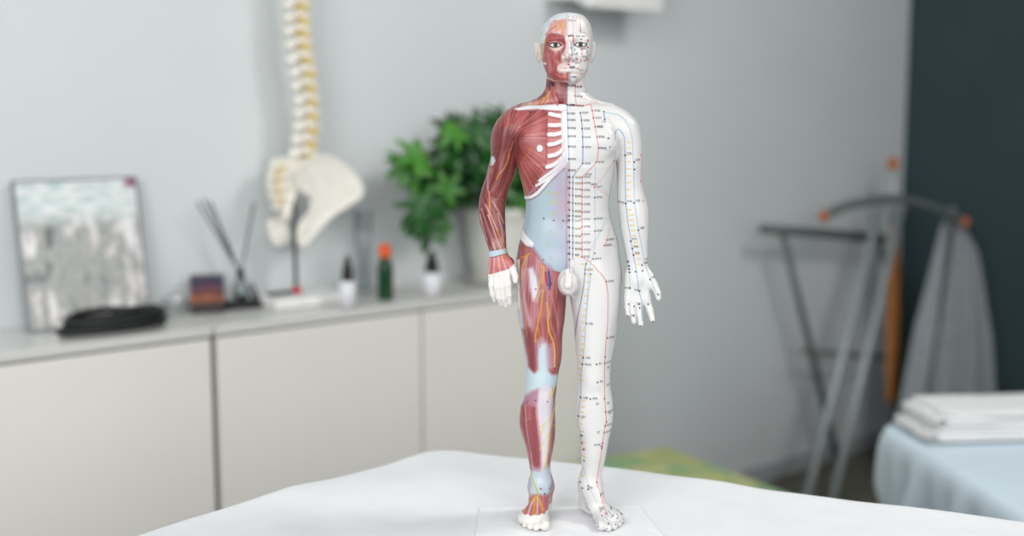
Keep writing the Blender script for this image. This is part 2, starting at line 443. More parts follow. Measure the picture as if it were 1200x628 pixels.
    uni(Rc((666.5, 317, -31), 3.6, (665.6, 334, -40), 3.9), 1.2)
    # feet
    def foot(heel, ank, mid, ball, toes):
        uni(rcone((heel[0], heel[1], 7.5), 7.8, (heel[0], heel[1] - 6, 14), 9.0), 5)
        uni(rcone((ank[0], ank[1], 30), 11.5, mid, 9.5), 7)
        uni(rcone((heel[0], heel[1] - 4, 7.5), 8, (ball[0], ball[1], 7), 8), 6)
        uni(ell((ball[0], ball[1], 7.5), (14.6, 15, 7.4), rz=ball[2]), 6)
        for (a, ra, b, rb) in toes: uni(rcone(a, ra, b, rb), 1.1)
    tz = 3.6
    t = [G(u, v, tz) for u, v in ((610.8, 611), (616.0, 614.8), (621.8, 617.2), (628.4, 618.6), (638.3, 618.5))]
    rad = [3.1, 3.3, 3.5, 3.7, 5.0]
    rb = (0.5 * (t[0][0] + t[4][0]) + 0.3, -24)
    toes = [((rb[0] + (p[0] - rb[0]) * 0.86, rb[1] - 4, 6.5), r + 1.2, (p[0], p[1] + r * .4, r + 0.2), r) for p, r in zip(t, rad)]
    foot((P(633, 592, 14)[0], 15), (P(634, 575, 8)[0], 8), (P(631, 592, -14)[0], -14, 15), (rb[0], rb[1], 4), toes)
    t = [G(u, v, tz) for u, v in ((704.5, 618.5), (713.2, 619.3), (719.8, 617.3), (725.0, 614), (729.0, 609.5))]
    rad = [5.0, 3.7, 3.5, 3.3, 3.0]
    rb = (0.5 * (t[0][0] + t[4][0]) - 2.5, -22)
    toes = [((rb[0] + (p[0] - rb[0]) * 0.78, rb[1] - 4, 6.5), r + 1.2, (p[0], p[1] + r * .4, r + 0.2), r) for p, r in zip(t, rad)]
    foot((P(690, 592, 14)[0], 17), (P(691.5, 575, 8)[0], 8), (P(699, 592, -12)[0], -12, 15), (rb[0], rb[1], 24), toes)
    # ankles, knees
    for u, v, y in ((621.5, 572, 8), (646.5, 570, 8), (680.5, 571, 9), (702.5, 569, 9)): uni(E(u + (1.5 if u in (621.5, 680.5) else -1.5), v, y, (3.2, 5, 5)), 3)
    for u, s in ((634, 1), (696, 1)):
        bump(P(u, 446, -21), (9, 7, 9), 1.3); bump(P(u, 460, -20), (8, 7, 5), -0.8)
        bump(P(u, 405, -24), (14, 9, 25), 0.8)
    # relief of the trunk
    for u in (650, 680):
        bump(P(u, 203, -30), (8, 8, 6), 0.6); bump(P(u, 222, -28), (8, 8, 6), 0.7); bump(P(u, 242, -27), (8, 8, 7), 0.6)
    bump(P(665, 165, -33), (4, 8, 26), -2.0)
    bump(P(640, 191, -31), (16, 9, 3.5), -1.0); bump(P(691, 191, -31), (16, 9, 3.5), -1.2)
    bump(P(665, 225, -28), (3, 8, 30), -0.6)
    bump(P(666, 263, -28), (3, 6, 3), -1.6)                                                   # navel
    bump(P(617, 300, -20), (7, 9, 22), -0.6); bump(P(716, 300, -20), (7, 9, 22), -0.6)
    bump(P(617, 280, -24), (6, 8, 8), 1.4); bump(P(713, 278, -24), (6, 8, 8), 1.0)             # hip bones
    bump(P(640, 123.5, -20), (22, 7, 2.6), 1.8); bump(P(690, 123.5, -20), (22, 7, 2.6), 1.6)     # collarbones
    bump(P(664, 121, -18), (4, 6, 4), -1.6)
    # arms: elbow fold, biceps
    bump(P(589, 205, -17), (8, 8, 18), 1.0); bump(P(738, 205, -17), (8, 8, 18), 1.0)
    bump(P(604, 163, -22), (4, 9, 14), -1.6); bump(P(722, 160, -22), (4, 9, 12), -1.2); bump(P(590, 150, -17), (13, 9, 12), 1.1); bump(P(736, 150, -17), (13, 9, 12), 0.9)
    bump(P(581, 231, -16), (9, 6, 3), -0.7)
# ------------------------------------------------------------------ the anatomical figure: its painted surface
FONT = {'A': '757', }
GLY = {'0': (7, 5, 5, 5, 7), '1': (2, 6, 2, 2, 7), '2': (7, 1, 7, 4, 7), '3': (7, 1, 7, 1, 7), '4': (5, 5, 7, 1, 1), '5': (7, 4, 7, 1, 7), '6': (7, 4, 7, 5, 7),
       '7': (7, 1, 2, 2, 2), '8': (7, 5, 7, 5, 7), '9': (7, 5, 7, 1, 7), 'S': (7, 4, 7, 1, 7), 'T': (7, 2, 2, 2, 2), 'K': (5, 5, 6, 5, 5), 'I': (7, 2, 2, 2, 7),
       'C': (7, 4, 4, 4, 7), 'V': (5, 5, 5, 5, 2), 'P': (7, 5, 7, 4, 4), 'L': (4, 4, 4, 4, 7), 'U': (5, 5, 5, 5, 7), 'G': (7, 4, 5, 5, 7), 'B': (6, 5, 6, 5, 6),
       'H': (5, 5, 7, 5, 5), 'R': (7, 5, 6, 5, 5), 'X': (5, 5, 2, 5, 5), 'N': (7, 5, 5, 5, 5), 'E': (7, 4, 6, 4, 7)}
class Paint:
    def __init__(s, V, N):
        x, y, z = V[:, 0], V[:, 1], V[:, 2]
        yr = np.interp(z, [0, 12, 25, 40, 60, 90, 140, 200, 260, 380, 405, 425, 480], [-42, -36, -22, -10, -6, -14, -20, -24, -25, -27, -16, -24, -26])
        arm = np.clip((np.abs(x) - 46) / 8, 0, 1) * np.clip((z - 180) / 10, 0, 1) * np.clip((385 - z) / 20, 0, 1)
        yr = yr * (1 - arm) - 15 * arm
        q = (z / 1000 + ZF - HC) / (D0 + yr / 1000)
        cy = (q * CP + SP) / (CP - q * SP); t = (D0 + yr / 1000) / (CP + cy * SP)
        s.u = 600 + F * (x / 1000 + R0) / t; s.v = 314 - F * cy
        s.x, s.y, s.z, s.N = x, y, z, N
        s.front = np.clip((0.35 - N[:, 1]) / 0.25, 0, 1)
        s.c = np.zeros((len(V), 3)); s.h = np.zeros(len(V))
    def put(s, m, col, a=1.0, sel=None, h=0.0):
        col = np.array(col, float)
        if sel is None:
            m = (m * a)[:, None]; s.c = s.c * (1 - m) + col * m
            if h: s.h = np.maximum(s.h, m[:, 0] * h) if h > 0 else np.minimum(s.h, m[:, 0] * h)
        else:
            m = m * a
            s.c[sel] = s.c[sel] * (1 - m[:, None]) + col * m[:, None]
            if h: s.h[sel] = np.maximum(s.h[sel], m * h) if h > 0 else np.minimum(s.h[sel], m * h)
    def bb(s, P_, mg):
        P_ = np.asarray(P_, float); lo = P_.min(0) - mg; hi = P_.max(0) + mg
        return np.nonzero((s.u > lo[0]) & (s.u < hi[0]) & (s.v > lo[1]) & (s.v < hi[1]) & (s.front > 0.01))[0]
    def poly(s, pts, col, soft=0.8, a=1.0, h=0.0, wob=0.0, only=None):
        sel = s.bb(pts, 3 + soft)
        if not len(sel): return
        d = poly_sdf(s.u[sel], s.v[sel], pts)
        if wob: d = d + (vnoise(s.u[sel] / 3.0, s.v[sel] / 3.0, 5) - 0.5) * wob
        m = np.clip(0.5 - d / (2 * soft), 0, 1) * s.front[sel]
        if only is not None: m = m * only[sel]
        s.put(m, col, a, sel, h)
    def line(s, pts, w, col, soft=0.45, a=1.0, h=0.0, w2=None, only=None):
        pts = np.asarray(pts, float); sel = s.bb(pts, w + 2)
        if not len(sel): return
        u, v = s.u[sel], s.v[sel]; best = np.full(len(sel), 1e9)
        n = len(pts) - 1
        for i in range(n):
            e = pts[i + 1] - pts[i]
            t = np.clip(((u - pts[i, 0]) * e[0] + (v - pts[i, 1]) * e[1]) / (e @ e + 1e-9), 0, 1)
            ww = w if w2 is None else w + (w2 - w) * (i + t) / n
            best = np.minimum(best, np.hypot(u - pts[i, 0] - t * e[0], v - pts[i, 1] - t * e[1]) - ww)
        m = np.clip(0.5 - best / (2 * soft), 0, 1) * s.front[sel]
        if only is not None: m = m * only[sel]
        s.put(m, col, a, sel, h)
    def blob(s, u, v, ru, rv, col, a=1.0, soft=0.35, h=0.0):
        sel = s.bb([(u - ru, v - rv), (u + ru, v + rv)], max(ru, rv) * soft + 1)
        if not len(sel): return
        q = np.hypot((s.u[sel] - u) / ru, (s.v[sel] - v) / rv)
        s.put(np.clip((1 + soft - q) / (2 * soft), 0, 1) * s.front[sel], col, a, sel, h)
    def dot(s, u, v, col, r=1.0): s.blob(u, v, r, r, col, 0.95, 0.4)
    def text(s, u, v, st, hgt=3.0, col=(45, 45, 55), a=0.8):
        hgt *= 0.88; a *= 0.74 if u > 678 or u < 660 else 0.95; px = hgt / 5.0
        sel = s.bb([(u, v - hgt / 2), (u + len(st) * 4 * px, v + hgt / 2)], 0.6)
        if not len(sel): return
        m = np.zeros(len(sel)); U, Vv = s.u[sel], s.v[sel]
        for k, ch in enumerate(st):
            g = GLY.get(ch)
            if not g: continue
            for r in range(5):
                for c in range(3):
                    if g[r] >> (2 - c) & 1:
                        cu = u + (k * 4 + c + 0.5) * px; cv = v - hgt / 2 + (r + 0.5) * px
                        m = np.maximum(m, np.clip(1.25 - np.maximum(np.abs(U - cu), np.abs(Vv - cv)) / px, 0, 1))
        s.put(m * s.front[sel], col, a, sel)

def paint_body(V, N):
    p = Paint(V, N); u, v = p.u, p.v
    W = (231, 230, 228)
    p.c[:] = W
    mid = np.interp(v, [10, 60, 96, 125, 200, 320, 350], [663.8, 664.6, 666.3, 664.6, 664.6, 664.8, 665.5])
    redm = np.clip((mid - u) / 1.0 + 0.5, 0, 1)
    R1, R2, R3 = np.array((150, 70, 68.)), np.array((206, 138, 134.)), np.array((92, 38, 40.))
    # muscle fibres: fans around the tendons they run to
    def fan(cu, cv, seed, fr=70, ln=26):
        th = np.arctan2(v - cv, u - cu); r = np.hypot(u - cu, v - cv)
        return vnoise(th * fr + vnoise(u / 7, v / 7, seed + 9) * 1.5, r / ln, seed)
    def along(slope, seed, w=1.5, ln=22):
        return vnoise((u + slope * (v - 300) + 1.2 * np.sin(v / 17)) / w, v / ln, seed)
    F0 = along(0.0, 1)
    fpec = fan(594, 160, 2, 80, 40); fdel = fan(580, 206, 3, 62, 40)
    farm = along(0.25, 4, 1.6, 26); ffor = along(-0.42, 5, 1.5, 26)
    fthi = along(0.06, 6, 1.9, 34); fshin = along(-0.10, 7, 1.6, 36)
    fib = F0.copy()
    arm = u < np.interp(v, [120, 150, 175, 190, 230, 330], [606, 606, 606, 607, 604, 604])
    fib = np.where((v > 122) & (v < 235) & (~arm), fpec, fib)
    fib = np.where((v > 110) & (v < 178) & arm, fdel, fib)
    fib = np.where((v >= 178) & (v < 232) & arm, farm, fib)
    fib = np.where((v >= 232) & (v < 330) & arm, ffor, fib)
    fib = np.where((v >= 285) & (v < 440) & ~arm, fthi, fib)
    fib = np.where(v >= 440, fshin, fib)
    low = vnoise(u / 9, v / 14, 21)
    fine = np.clip((fib - 0.5) * 2.2 + 0.5, 0, 1)
    col = R1 + (R2 - R1) * (np.clip(fine - 0.55, 0, 1) * 0.95)[:, None] + (R3 - R1) * (np.clip(0.48 - fine, 0, 1) * 0.75)[:, None]
    lo2 = vnoise(u / 15 + 3, v / 30, 55)
    air = np.clip((lo2 - 0.45) * 2.2, 0, 1) * 0.42
    leg = np.clip((v - 285) / 20, 0, 1) * (~arm)
    air = np.maximum(air, leg * (0.18 + 0.35 * np.clip((vnoise(u / 8 + 9, v / 40, 77) - 0.35) * 2, 0, 1)))
    col = col * (1 - air[:, None]) + np.array((206, 148, 150.)) * air[:, None]
    col = col * (0.93 + 0.14 * low)[:, None]
    tone = np.ones_like(u); chest = (v > 126) & (v < 235) & ~arm
    tone += 0.10 * chest - 0.13 * (arm & (v > 170) & (v < 305))
    col = col * tone[:, None]
    p.c = p.c * (1 - redm[:, None]) + col * redm[:, None]
    p.h += redm * (fine - 0.5) * 0.16
    rm = redm
    # ---- head, red half
    bl = (222, 230, 235)
    sk = (v < 62)
    head = np.clip((v < 80) * 1.0, 0, 1) * redm
    p.put(head * (v < 50) * np.clip((u - 590) * 1.0, 0, 1), bl)
    p.put(((p.N[:, 1] > 0.1) & (v < 92) & (v > 10)) * redm * np.clip((p.y + 2) / 6, 0, 1), bl)
    p.poly([(631, 44), (636, 30), (643, 26), (640, 36), (638, 46), (636.5, 60), (632, 62)], (205, 218, 222), 1.5, 0.7)
    p.blob(635.5, 38.5, 1.6, 4, (190, 205, 150), 0.55, 0.6)
    p.poly([(663.4, 21), (656, 22.6), (649, 23), (644, 28), (639.6, 41), (644, 40.5), (649, 38), (655.4, 38), (660, 44), (663.5, 42)], (222, 168, 172), 1.0, 0.95)
    for a, b in (((650, 24), (651.5, 36)), ((653.5, 23.5), (652.5, 38)), ((656, 24), (655, 36)), ((658.5, 23), (658.6, 44.5)), ((661, 23), (660.5, 38)), ((647, 27), (645, 35)), ((663, 23), (662.6, 33))):
        p.line([a, ((a[0] + b[0]) / 2 + .6, (a[1] + b[1]) / 2), b], 0.42, (216, 150, 72), 0.5, 0.9)
    p.line([(656, 26), (659, 37), (659.5, 44.5)], 0.6, (210, 146, 60), 0.5, 0.95)
    p.line([(651, 30), (645, 35.5), (640, 40)], 0.6, (190, 110, 60), 0.5, 0.8)
    face = [(658.5, 62), (658, 66), (657, 71.5), (652.5, 76), (651, 80), (652.4, 85), (657, 89), (662, 88.6), (666.2, 87), (666.2, 95), (660, 95), (651, 93.6), (643.5, 89.5), (639.4, 85), (637.2, 76), (637, 62), (638.6, 48), (640.5, 41.5), (645, 38.4), (654, 39.4), (661, 43), (664.2, 50), (663.4, 57)]
    p.poly(face, (168, 82, 84), 1.2)
    p.poly([(641, 47), (646, 42), (655, 42.5), (661, 46), (663, 53), (660, 58), (655, 62), (646, 61), (640.5, 56)], (150, 66, 70), 1.8, 0.55)
    sel = poly_sdf(u, v, face); p.put(np.clip(0.5 - sel, 0, 1) * p.front * np.clip((fan(651, 52, 31, 16, 9) - 0.55) * 2, 0, 1), (214, 150, 146), 0.55)
    p.line([(643, 63), (643.5, 72), (645.5, 82)], 1.6, (196, 128, 122), 1.2, 0.75)
    p.line([(648, 66), (650.5, 73)], 1.3, (200, 130, 126), 1.0, 0.6)
    p.line([(652, 87), (658, 91), (665, 91.5)], 0.8, (205, 120, 110), 0.8, 0.7)
    p.line([(655, 89.5), (662, 89.7)], 0.5, (225, 150, 120), 0.6, 0.7)
    p.poly([(642.4, 54), (645.6, 50), (651, 48.8), (657.5, 50.4), (660.4, 53.6), (657, 58.4), (651, 60.4), (645.6, 58.6)], (234, 208, 196), 1.6, 0.95)
    PL = (238, 222, 216)
    p.poly([(662.6, 44), (665.5, 44), (665.5, 74), (661, 73.4), (657.6, 71.5), (657.2, 66.5), (659.6, 62.5), (662.2, 57)], PL, 1.0, 0.97, only=redm)
    p.poly([(656.5, 74), (661, 73.5), (666.5, 73.5), (667, 85.6), (661.5, 86.6), (656, 85.6), (652.4, 82.4), (652.6, 78.4)], (232, 206, 200), 1.6, 0.97, only=redm)
    p.poly([(655, 80.8), (658.5, 78.6), (663.5, 77.2), (667, 78), (667, 84.6), (660.5, 84.4), (656.4, 82.4)], (240, 226, 220), 0.8, 0.9, only=redm)
    p.line([(638.6, 86.5), (643, 90.6), (650, 94.2), (658, 95.6), (666, 96)], 0.9, (226, 192, 180), 0.7, 0.95)
    p.line([(638.3, 46), (637, 55), (635.8, 66), (636, 75)], 0.8, (222, 190, 120), 0.7, 0.8)
    p.blob(637.6, 73.5, 2.2, 1.1, (240, 236, 226), 0.95); p.blob(639.6, 74.4, 1.2, 0.9, (240, 236, 226), 0.95)
    p.put(((u < 635.5 - np.clip((v - 60) / 30, 0, 1)) & (v > 49) & (v < 77) & (p.y > -8)) * 1.0, (232, 222, 212))
    p.blob(630.8, 63, 1.3, 5, (206, 165, 150), 0.6, 0.5)
    # ---- eyes: lid rims and brows
    p.line([(663.6, 20), (664.2, 40)], 0.5, (170, 180, 190), 0.4, 0.7)
    # ---- neck, red half
    nk = (np.clip((v - 93) / 2, 0, 1) * np.clip((127 - v) / 2, 0, 1)) * redm
    p.put(nk * (vnoise((u + (v - 95) * -0.05) / 2.6, v / 26, 41) > 0.5), (202, 138, 132), 0.5)
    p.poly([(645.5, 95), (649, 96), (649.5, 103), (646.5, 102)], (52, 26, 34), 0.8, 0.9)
    p.line([(646.6, 98), (648, 102.5)], 0.6, (60, 88, 150), 0.4, 0.9)
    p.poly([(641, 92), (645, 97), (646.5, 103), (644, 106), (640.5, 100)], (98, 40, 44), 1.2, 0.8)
    p.poly([(646, 101), (650, 101), (655.6, 119), (654, 122.5), (651, 120)], (188, 100, 98), 1.0, 0.95, h=0.5)
    p.line([(650.5, 101), (656, 120)], 0.6, (100, 44, 48), 0.7, 0.8)
    for a, b in ((657.5, 0.9), (660.3, 0.7), (662.6, 0.6)): p.line([(a, 97), (a + 0.6, 119)], b * 0.6, (106, 46, 50), 0.7, 0.75)
    p.poly([(628, 119), (642, 111), (645, 104), (650, 113), (651, 122), (640, 124), (610, 127)], (196, 128, 128), 2.2, 0.55)
    p.poly([(604, 126), (622, 118), (630, 118), (626, 124), (610, 128)], (226, 206, 204), 1.8, 0.6)
    for L in ([(645, 107), (640, 114), (634, 122)], [(643.5, 109), (642, 116), (639, 123)], [(638, 114), (632, 119), (626, 125)]):
        p.line(L, 0.7, (222, 170, 90), 0.6, 0.9, h=0.2)
    # ---- chest, red half
    p.poly([(576, 165), (578, 148), (592, 150), (606, 156), (608, 166), (604, 178), (594, 172), (582, 182)], R3, 6, 0.45)  # shade painted into the colour around the armpit and deltoid groove
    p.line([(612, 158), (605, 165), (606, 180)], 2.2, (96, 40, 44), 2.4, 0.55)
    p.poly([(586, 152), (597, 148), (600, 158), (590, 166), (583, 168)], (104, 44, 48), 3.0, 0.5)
    p.poly([(640.6, 131), (643, 131), (642.4, 160), (641.6, 190), (639, 200), (639.6, 165)], (150, 70, 72), 0.9, 0.6)
    p.poly([(642, 130), (658, 131), (660, 190), (650, 199), (640, 200), (641.5, 165)], (206, 134, 130), 0.9, 0.9)
    ribtop = [((644.6, 133.6), (650, 134.6), (659, 136.6)), ((644.0, 146.6), (650, 147), (659, 146.2)), ((643.2, 157.6), (650, 157.6), (659, 155.2)), ((643.2, 169.2), (650, 168.2), (659, 164.6)),
              ((643.6, 182.6), (651, 181), (656, 178), (660, 174)), ((641.0, 195.4), (648, 193.2), (655, 188.4), (661, 182))]
    WB = (240, 240, 240)
    for r in ribtop:
        p.line([(a, b + 2.9) for a, b in r], 1.6, (160, 88, 90), 0.9, 0.75)
        p.line(r, 2.35, WB, 0.5, h=0.8)
    p.poly([(657.4, 130), (665.5, 130), (665.5, 200), (661, 195), (658.6, 185), (657.6, 160)], WB, 0.6, h=0.45)
    p.line([(658.4, 132), (658.9, 185)], 0.5, (206, 205, 208), 0.6, 0.8)
    p.poly([(622, 228), (632, 214), (641, 203), (648, 197), (640, 199), (634, 205), (627, 217), (617, 230)], (190, 140, 160), 0.8, 0.55)
    for r in ([(632.5, 211.5), (640, 205.5), (649, 199), (657, 192), (662, 185)], [(629, 218), (636, 213), (645, 206.5), (653, 200), (660, 191.5)]):
        p.line(r, 1.7, WB, 0.5, h=0.75)
    p.line([(616.6, 233.6), (623, 231.6), (630, 226.6), (637, 218.5), (644, 210), (652, 202), (661, 193.6)], 2.0, WB, 0.5, h=0.8)
    p.line([(616.5, 230.2), (622, 227.2), (628, 221.6), (631, 217.5)], 0.7, (150, 156, 178), 0.6, 0.9)
    p.line([(617, 235.9), (624, 234.2), (631, 229.5), (638, 221.5), (645.4, 212.6), (653, 205), (662, 197.2)], 0.7, (150, 158, 175), 0.7, 0.75)
    p.blob(632.5, 173.6, 3.6, 4.1, (244, 244, 243), 1, 0.12, h=1.3)
    p.blob(632.7, 173.8, 1.3, 1.5, (226, 222, 222), 0.8, 0.3, h=1.6)
    for L in ([(622.5, 172.5), (619, 180), (614.5, 186)], [(609, 208), (614, 216), (618, 224)], [(611, 190), (613, 200), (617, 206)], [(613, 213), (618, 221), (618, 229)]):
        p.line(L, 0.7, (205, 140, 72), 0.7, 0.7)
    # collarbone
    p.poly([(602, 127.4), (611, 125.8), (620, 123.6), (631, 123.6), (645, 122.6), (660, 122.2), (665, 123.5), (665, 129.6), (659, 130.2), (645, 129.2), (631, 128.2), (618, 128.6), (606, 129.4)], (240, 240, 242), 0.9, h=0.7)
    p.line([(611, 129.8), (631, 129.6), (645, 130.6), (659, 131.4)], 0.5, (150, 110, 128), 0.6, 0.8)
    # ---- belly, red half
    ab = [(617, 236.4), (624, 234.8), (631, 230.2), (638, 222), (645.6, 213.2), (653, 206), (665.5, 196), (665.5, 317), (658, 319.5), (653, 318), (646, 316), (635, 306.6), (624, 291), (617, 281), (613.4, 272), (610.5, 268), (613.5, 258), (615, 248)]
    AB = (176, 195, 206)
    p.poly(ab, AB, 0.7, h=0.35)
    p.poly([(612, 268), (616, 279), (624, 290.5), (635, 306), (646, 315.4), (650, 318), (646, 310), (634, 300), (622, 284), (615, 270)], (150, 146, 166), 0.9, 0.55)
    for (cu, cv, ru, rv, c, a) in ((658, 222, 8, 24, (196, 166, 186), .75), (661, 205, 5, 10, (190, 190, 205), .6), (656, 262, 7, 10, (190, 172, 192), .55), (658, 290, 7, 12, (180, 186, 205), .6), (660, 244, 6, 8, (204, 170, 184), .6), (656, 276, 6, 6, (200, 200, 214), .5), (652, 300, 8, 9, (200, 206, 220), .6)):
        p.blob(cu, cv, ru, rv, c, a, 0.9)
    for cu, cv in ((643, 225), (653, 226), (645, 237), (652, 236), (648, 249), (645, 272), (643, 286), (645, 302)):
        for k in range(4):
            t = (k - 1.5) * 0.7
            p.line([(cu + t * .7, cv - 1.5), (cu + t * 1.6, cv + .4), (cu + t * 3.2, cv + 3.4 - abs(t))], 0.22, (196, 196, 92) if cv < 255 else (176, 184, 150), 0.5, 0.8)
    p.poly([(663.3, 190), (665.6, 190), (665.6, 316), (663.3, 316)], (206, 150, 166), 0.9, 0.75)
    p.line([(663, 200), (663.6, 316)], 0.5, (150, 140, 165), 0.6, 0.5)
    for a, b, c in ((637.5, 256.5, 0), (649, 258.6, 1), (660, 258.8, 0), (636.5, 305, 0), (627.6, 338.6, 1)): p.dot(a, b, (40, 44, 66) if c == 0 else (176, 40, 70), 1.0)
    # hip bone
    p.poly([(611.5, 266), (615.5, 275), (621, 281.5), (626, 286.5), (624, 291), (617, 290), (611, 284), (608, 278)], (240, 238, 240), 0.9, h=0.9)
    # ---- thigh, red half
    th = rm * np.clip((v - 290) / 8, 0, 1)
    p.poly([(604, 345), (608, 330), (610.8, 352), (613.5, 380), (618, 415), (620.5, 436), (613, 436), (608, 395)], (190, 208, 220), 1.8, 0.95)
    p.line([(606.8, 345), (610, 380), (615.5, 420)], 0.5, (196, 210, 120), 0.5, 0.6)
    p.poly([(611, 350), (613, 352), (617.5, 392), (620.5, 425), (624, 436), (620, 436), (616, 410)], (188, 130, 158), 1.0, 0.7)
    p.poly([(612, 288), (625, 291), (640, 312), (655, 320), (664, 322), (660, 335), (640, 330), (622, 312)], (186, 122, 134), 3, 0.55)
    p.poly([(619, 316), (624.5, 313), (629, 326), (632, 342), (629, 354), (624, 352), (621, 338)], (222, 222, 234), 2.2, 0.95)
    p.line([(624, 311), (629, 322), (633, 336), (634.5, 348)], 0.7, (150, 146, 166), 0.7, 0.7)
    p.line([(618, 302), (612.5, 335), (616, 362), (622, 388)], 0.9, (214, 178, 184), 1.0, 0.7)
    p.line([(613, 345), (620, 372), (624.5, 392), (626, 404)], 0.7, (176, 158, 172), 0.8, 0.8)
    p.line([(640, 330), (648, 352), (654, 380), (656, 410)], 0.7, (204, 150, 150), 0.9, 0.7)
    p.poly([(612, 388), (624, 384), (627.5, 402), (629, 430), (626, 437), (621.5, 436), (617.5, 415)], (140, 62, 66), 1.8, 0.7, wob=1.5)
    p.poly([(645, 395), (652, 392), (658, 398), (657, 425), (654.5, 438), (648, 440), (643.5, 430)], (178, 92, 90), 1.6, 0.8)
    p.line([(645, 378), (650, 393), (653.6, 410), (652.6, 432)], 0.8, (206, 128, 126), 0.9, 0.7)
    p.poly([(629, 399), (634, 394), (640, 399), (646, 408), (647, 430), (640, 436), (631, 436), (629.5, 420)], (196, 172, 190), 2.6, 0.8)
    p.poly([(632, 402.5), (640, 402.5), (640.6, 416), (642, 437), (631, 437), (630.6, 418)], (204, 220, 228), 2.2, 0.95, h=0.3)
    OR = (218, 152, 58)
    p.line([(620.4, 298.4), (616, 302), (612.5, 314), (610.5, 330)], 0.8, OR, 0.5, 0.95, h=0.5)
    p.line([(621, 298.6), (611, 304.5)], 0.7, OR, 0.5, 0.9, h=0.4)
    p.line([(634, 310), (635, 322), (632.5, 333), (629.6, 345), (627.4, 352)], 0.8, OR, 0.5, 0.95, h=0.5)
    p.line([(637, 312), (637.5, 322), (635.2, 332)], 0.7, (222, 178, 80), 0.5, 0.95, h=0.4)
    p.line([(636.6, 340.5), (635.4, 352), (634, 364), (630, 380), (627.4, 392), (627, 401)], 1.25, OR, 0.5, 0.98, h=0.8, w2=0.7)
    p.line([(630, 380), (632.4, 393), (633, 406)], 0.6, (204, 128, 60), 0.5, 0.9, h=0.3)
    p.line([(641.2, 355.5), (643.4, 368), (642, 375), (643.4, 389), (648, 399), (650, 409), (650, 430)], 1.3, (226, 166, 50), 0.5, 0.98, h=0.8, w2=0.8)
    p.line([(608.6, 340), (612, 358), (616.4, 374), (618, 395)], 0.7, (196, 140, 74), 0.6, 0.9, h=0.3)
    p.line([(639, 318.6), (640, 327), (641.3, 334)], 1.1, (168, 36, 52), 0.5, 0.95, h=0.5)
    p.line([(642.6, 317.5), (644, 328), (643.2, 338.5)], 1.2, (46, 84, 140), 0.5, 0.95, h=0.6)
    p.line([(644, 328), (646, 333.5)], 0.7, (46, 84, 140), 0.5, 0.95, h=0.4)
    p.dot(627.8, 338.8, (170, 40, 80), 1.0); p.dot(654.3, 429.8, (50, 50, 55), 1.0)
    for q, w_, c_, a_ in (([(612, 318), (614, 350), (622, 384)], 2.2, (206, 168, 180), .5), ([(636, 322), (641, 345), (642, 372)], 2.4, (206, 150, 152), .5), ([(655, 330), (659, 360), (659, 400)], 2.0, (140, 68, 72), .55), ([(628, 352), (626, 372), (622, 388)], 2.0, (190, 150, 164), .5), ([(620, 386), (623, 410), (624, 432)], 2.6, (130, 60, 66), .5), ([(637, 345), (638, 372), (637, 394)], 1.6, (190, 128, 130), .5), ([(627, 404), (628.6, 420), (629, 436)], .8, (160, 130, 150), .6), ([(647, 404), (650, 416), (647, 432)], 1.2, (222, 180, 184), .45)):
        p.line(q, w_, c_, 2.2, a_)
    for k in range(7): p.line([(645.4 + k * .5, 405 + 4.2 * k), (649 + k * .35, 401 + 4.2 * k)], 0.3, (226, 190, 196), 0.5, 0.6)
    # ---- knee and shin, red half
    KB = (204, 222, 229)
    p.poly([(631, 448), (638, 446), (645, 446), (648.5, 458), (648, 480), (646, 500), (644, 520), (641, 545), (640, 562), (632, 562), (633.4, 530), (630.5, 500), (628.5, 475), (629.5, 462)], (226, 218, 225), 2.0, h=0.1)
    p.poly([(613, 458), (624, 450), (632, 447), (629.6, 470), (626, 478), (618, 479), (611, 478)], (186, 146, 168), 2.6, 0.8)
    p.poly([(612, 437), (620, 433), (626, 437.5), (631, 434), (642, 434), (647, 439), (654, 440.5), (656, 446), (652, 455), (648, 457), (645, 452), (638, 451), (631.5, 454), (624, 458), (617, 465), (612, 464)], KB, 2.0, h=0.25)
    p.poly([(606, 492), (611, 478), (615.5, 474), (626, 476), (628.5, 500), (633.4, 532), (633.6, 556), (622, 557), (616, 523), (609, 503)], (160, 82, 88), 2.4, 0.75)
    p.line([(615.6, 477), (616.6, 500), (621.5, 530), (625.6, 555)], 0.55, (222, 184, 186), 0.6, 0.85)
    p.line([(629, 472), (630, 490), (633, 512), (634.4, 545)], 0.9, (206, 150, 158), 1.0, 0.8)
    p.poly([(647.8, 478), (652.5, 478), (652.5, 503), (648.5, 524), (644.8, 545), (643, 540), (646, 515), (648, 497)], (178, 98, 104), 1.4, 0.85)
    YE = (226, 202, 70)
    p.line([(653.5, 449), (649.4, 457), (646.6, 464)], 0.9, (206, 212, 100), 0.6, 0.9, h=0.3); p.line([(650, 457), (642, 462)], 0.5, YE, 0.5, 0.9); p.line([(647, 463), (639, 474)], 0.4, YE, 0.5, 0.7)
    p.line([(650.6, 477.5), (648.6, 486), (643.5, 492), (632.6, 499.6)], 0.85, YE, 0.5, 0.95, h=0.4, w2=0.5)
    p.line([(648.6, 486), (646.6, 497), (643.6, 508), (642.2, 525), (640, 543), (637, 552), (636.5, 568)], 0.75, YE, 0.5, 0.95, h=0.3)
    p.line([(641.6, 492.6), (636, 502), (634, 508)], 0.5, YE, 0.5, 0.9); p.line([(644, 507), (637, 517), (632, 526)], 0.5, YE, 0.5, 0.9); p.line([(646, 498), (650.4, 503)], 0.45, YE, 0.5, 0.9)
    p.line([(641, 543), (643.6, 556), (643, 575)], 0.5, (200, 206, 110), 0.5, 0.9)
    p.line([(609.5, 483), (612, 495), (620, 491)], 0.5, (206, 148, 70), 0.6, 0.75)
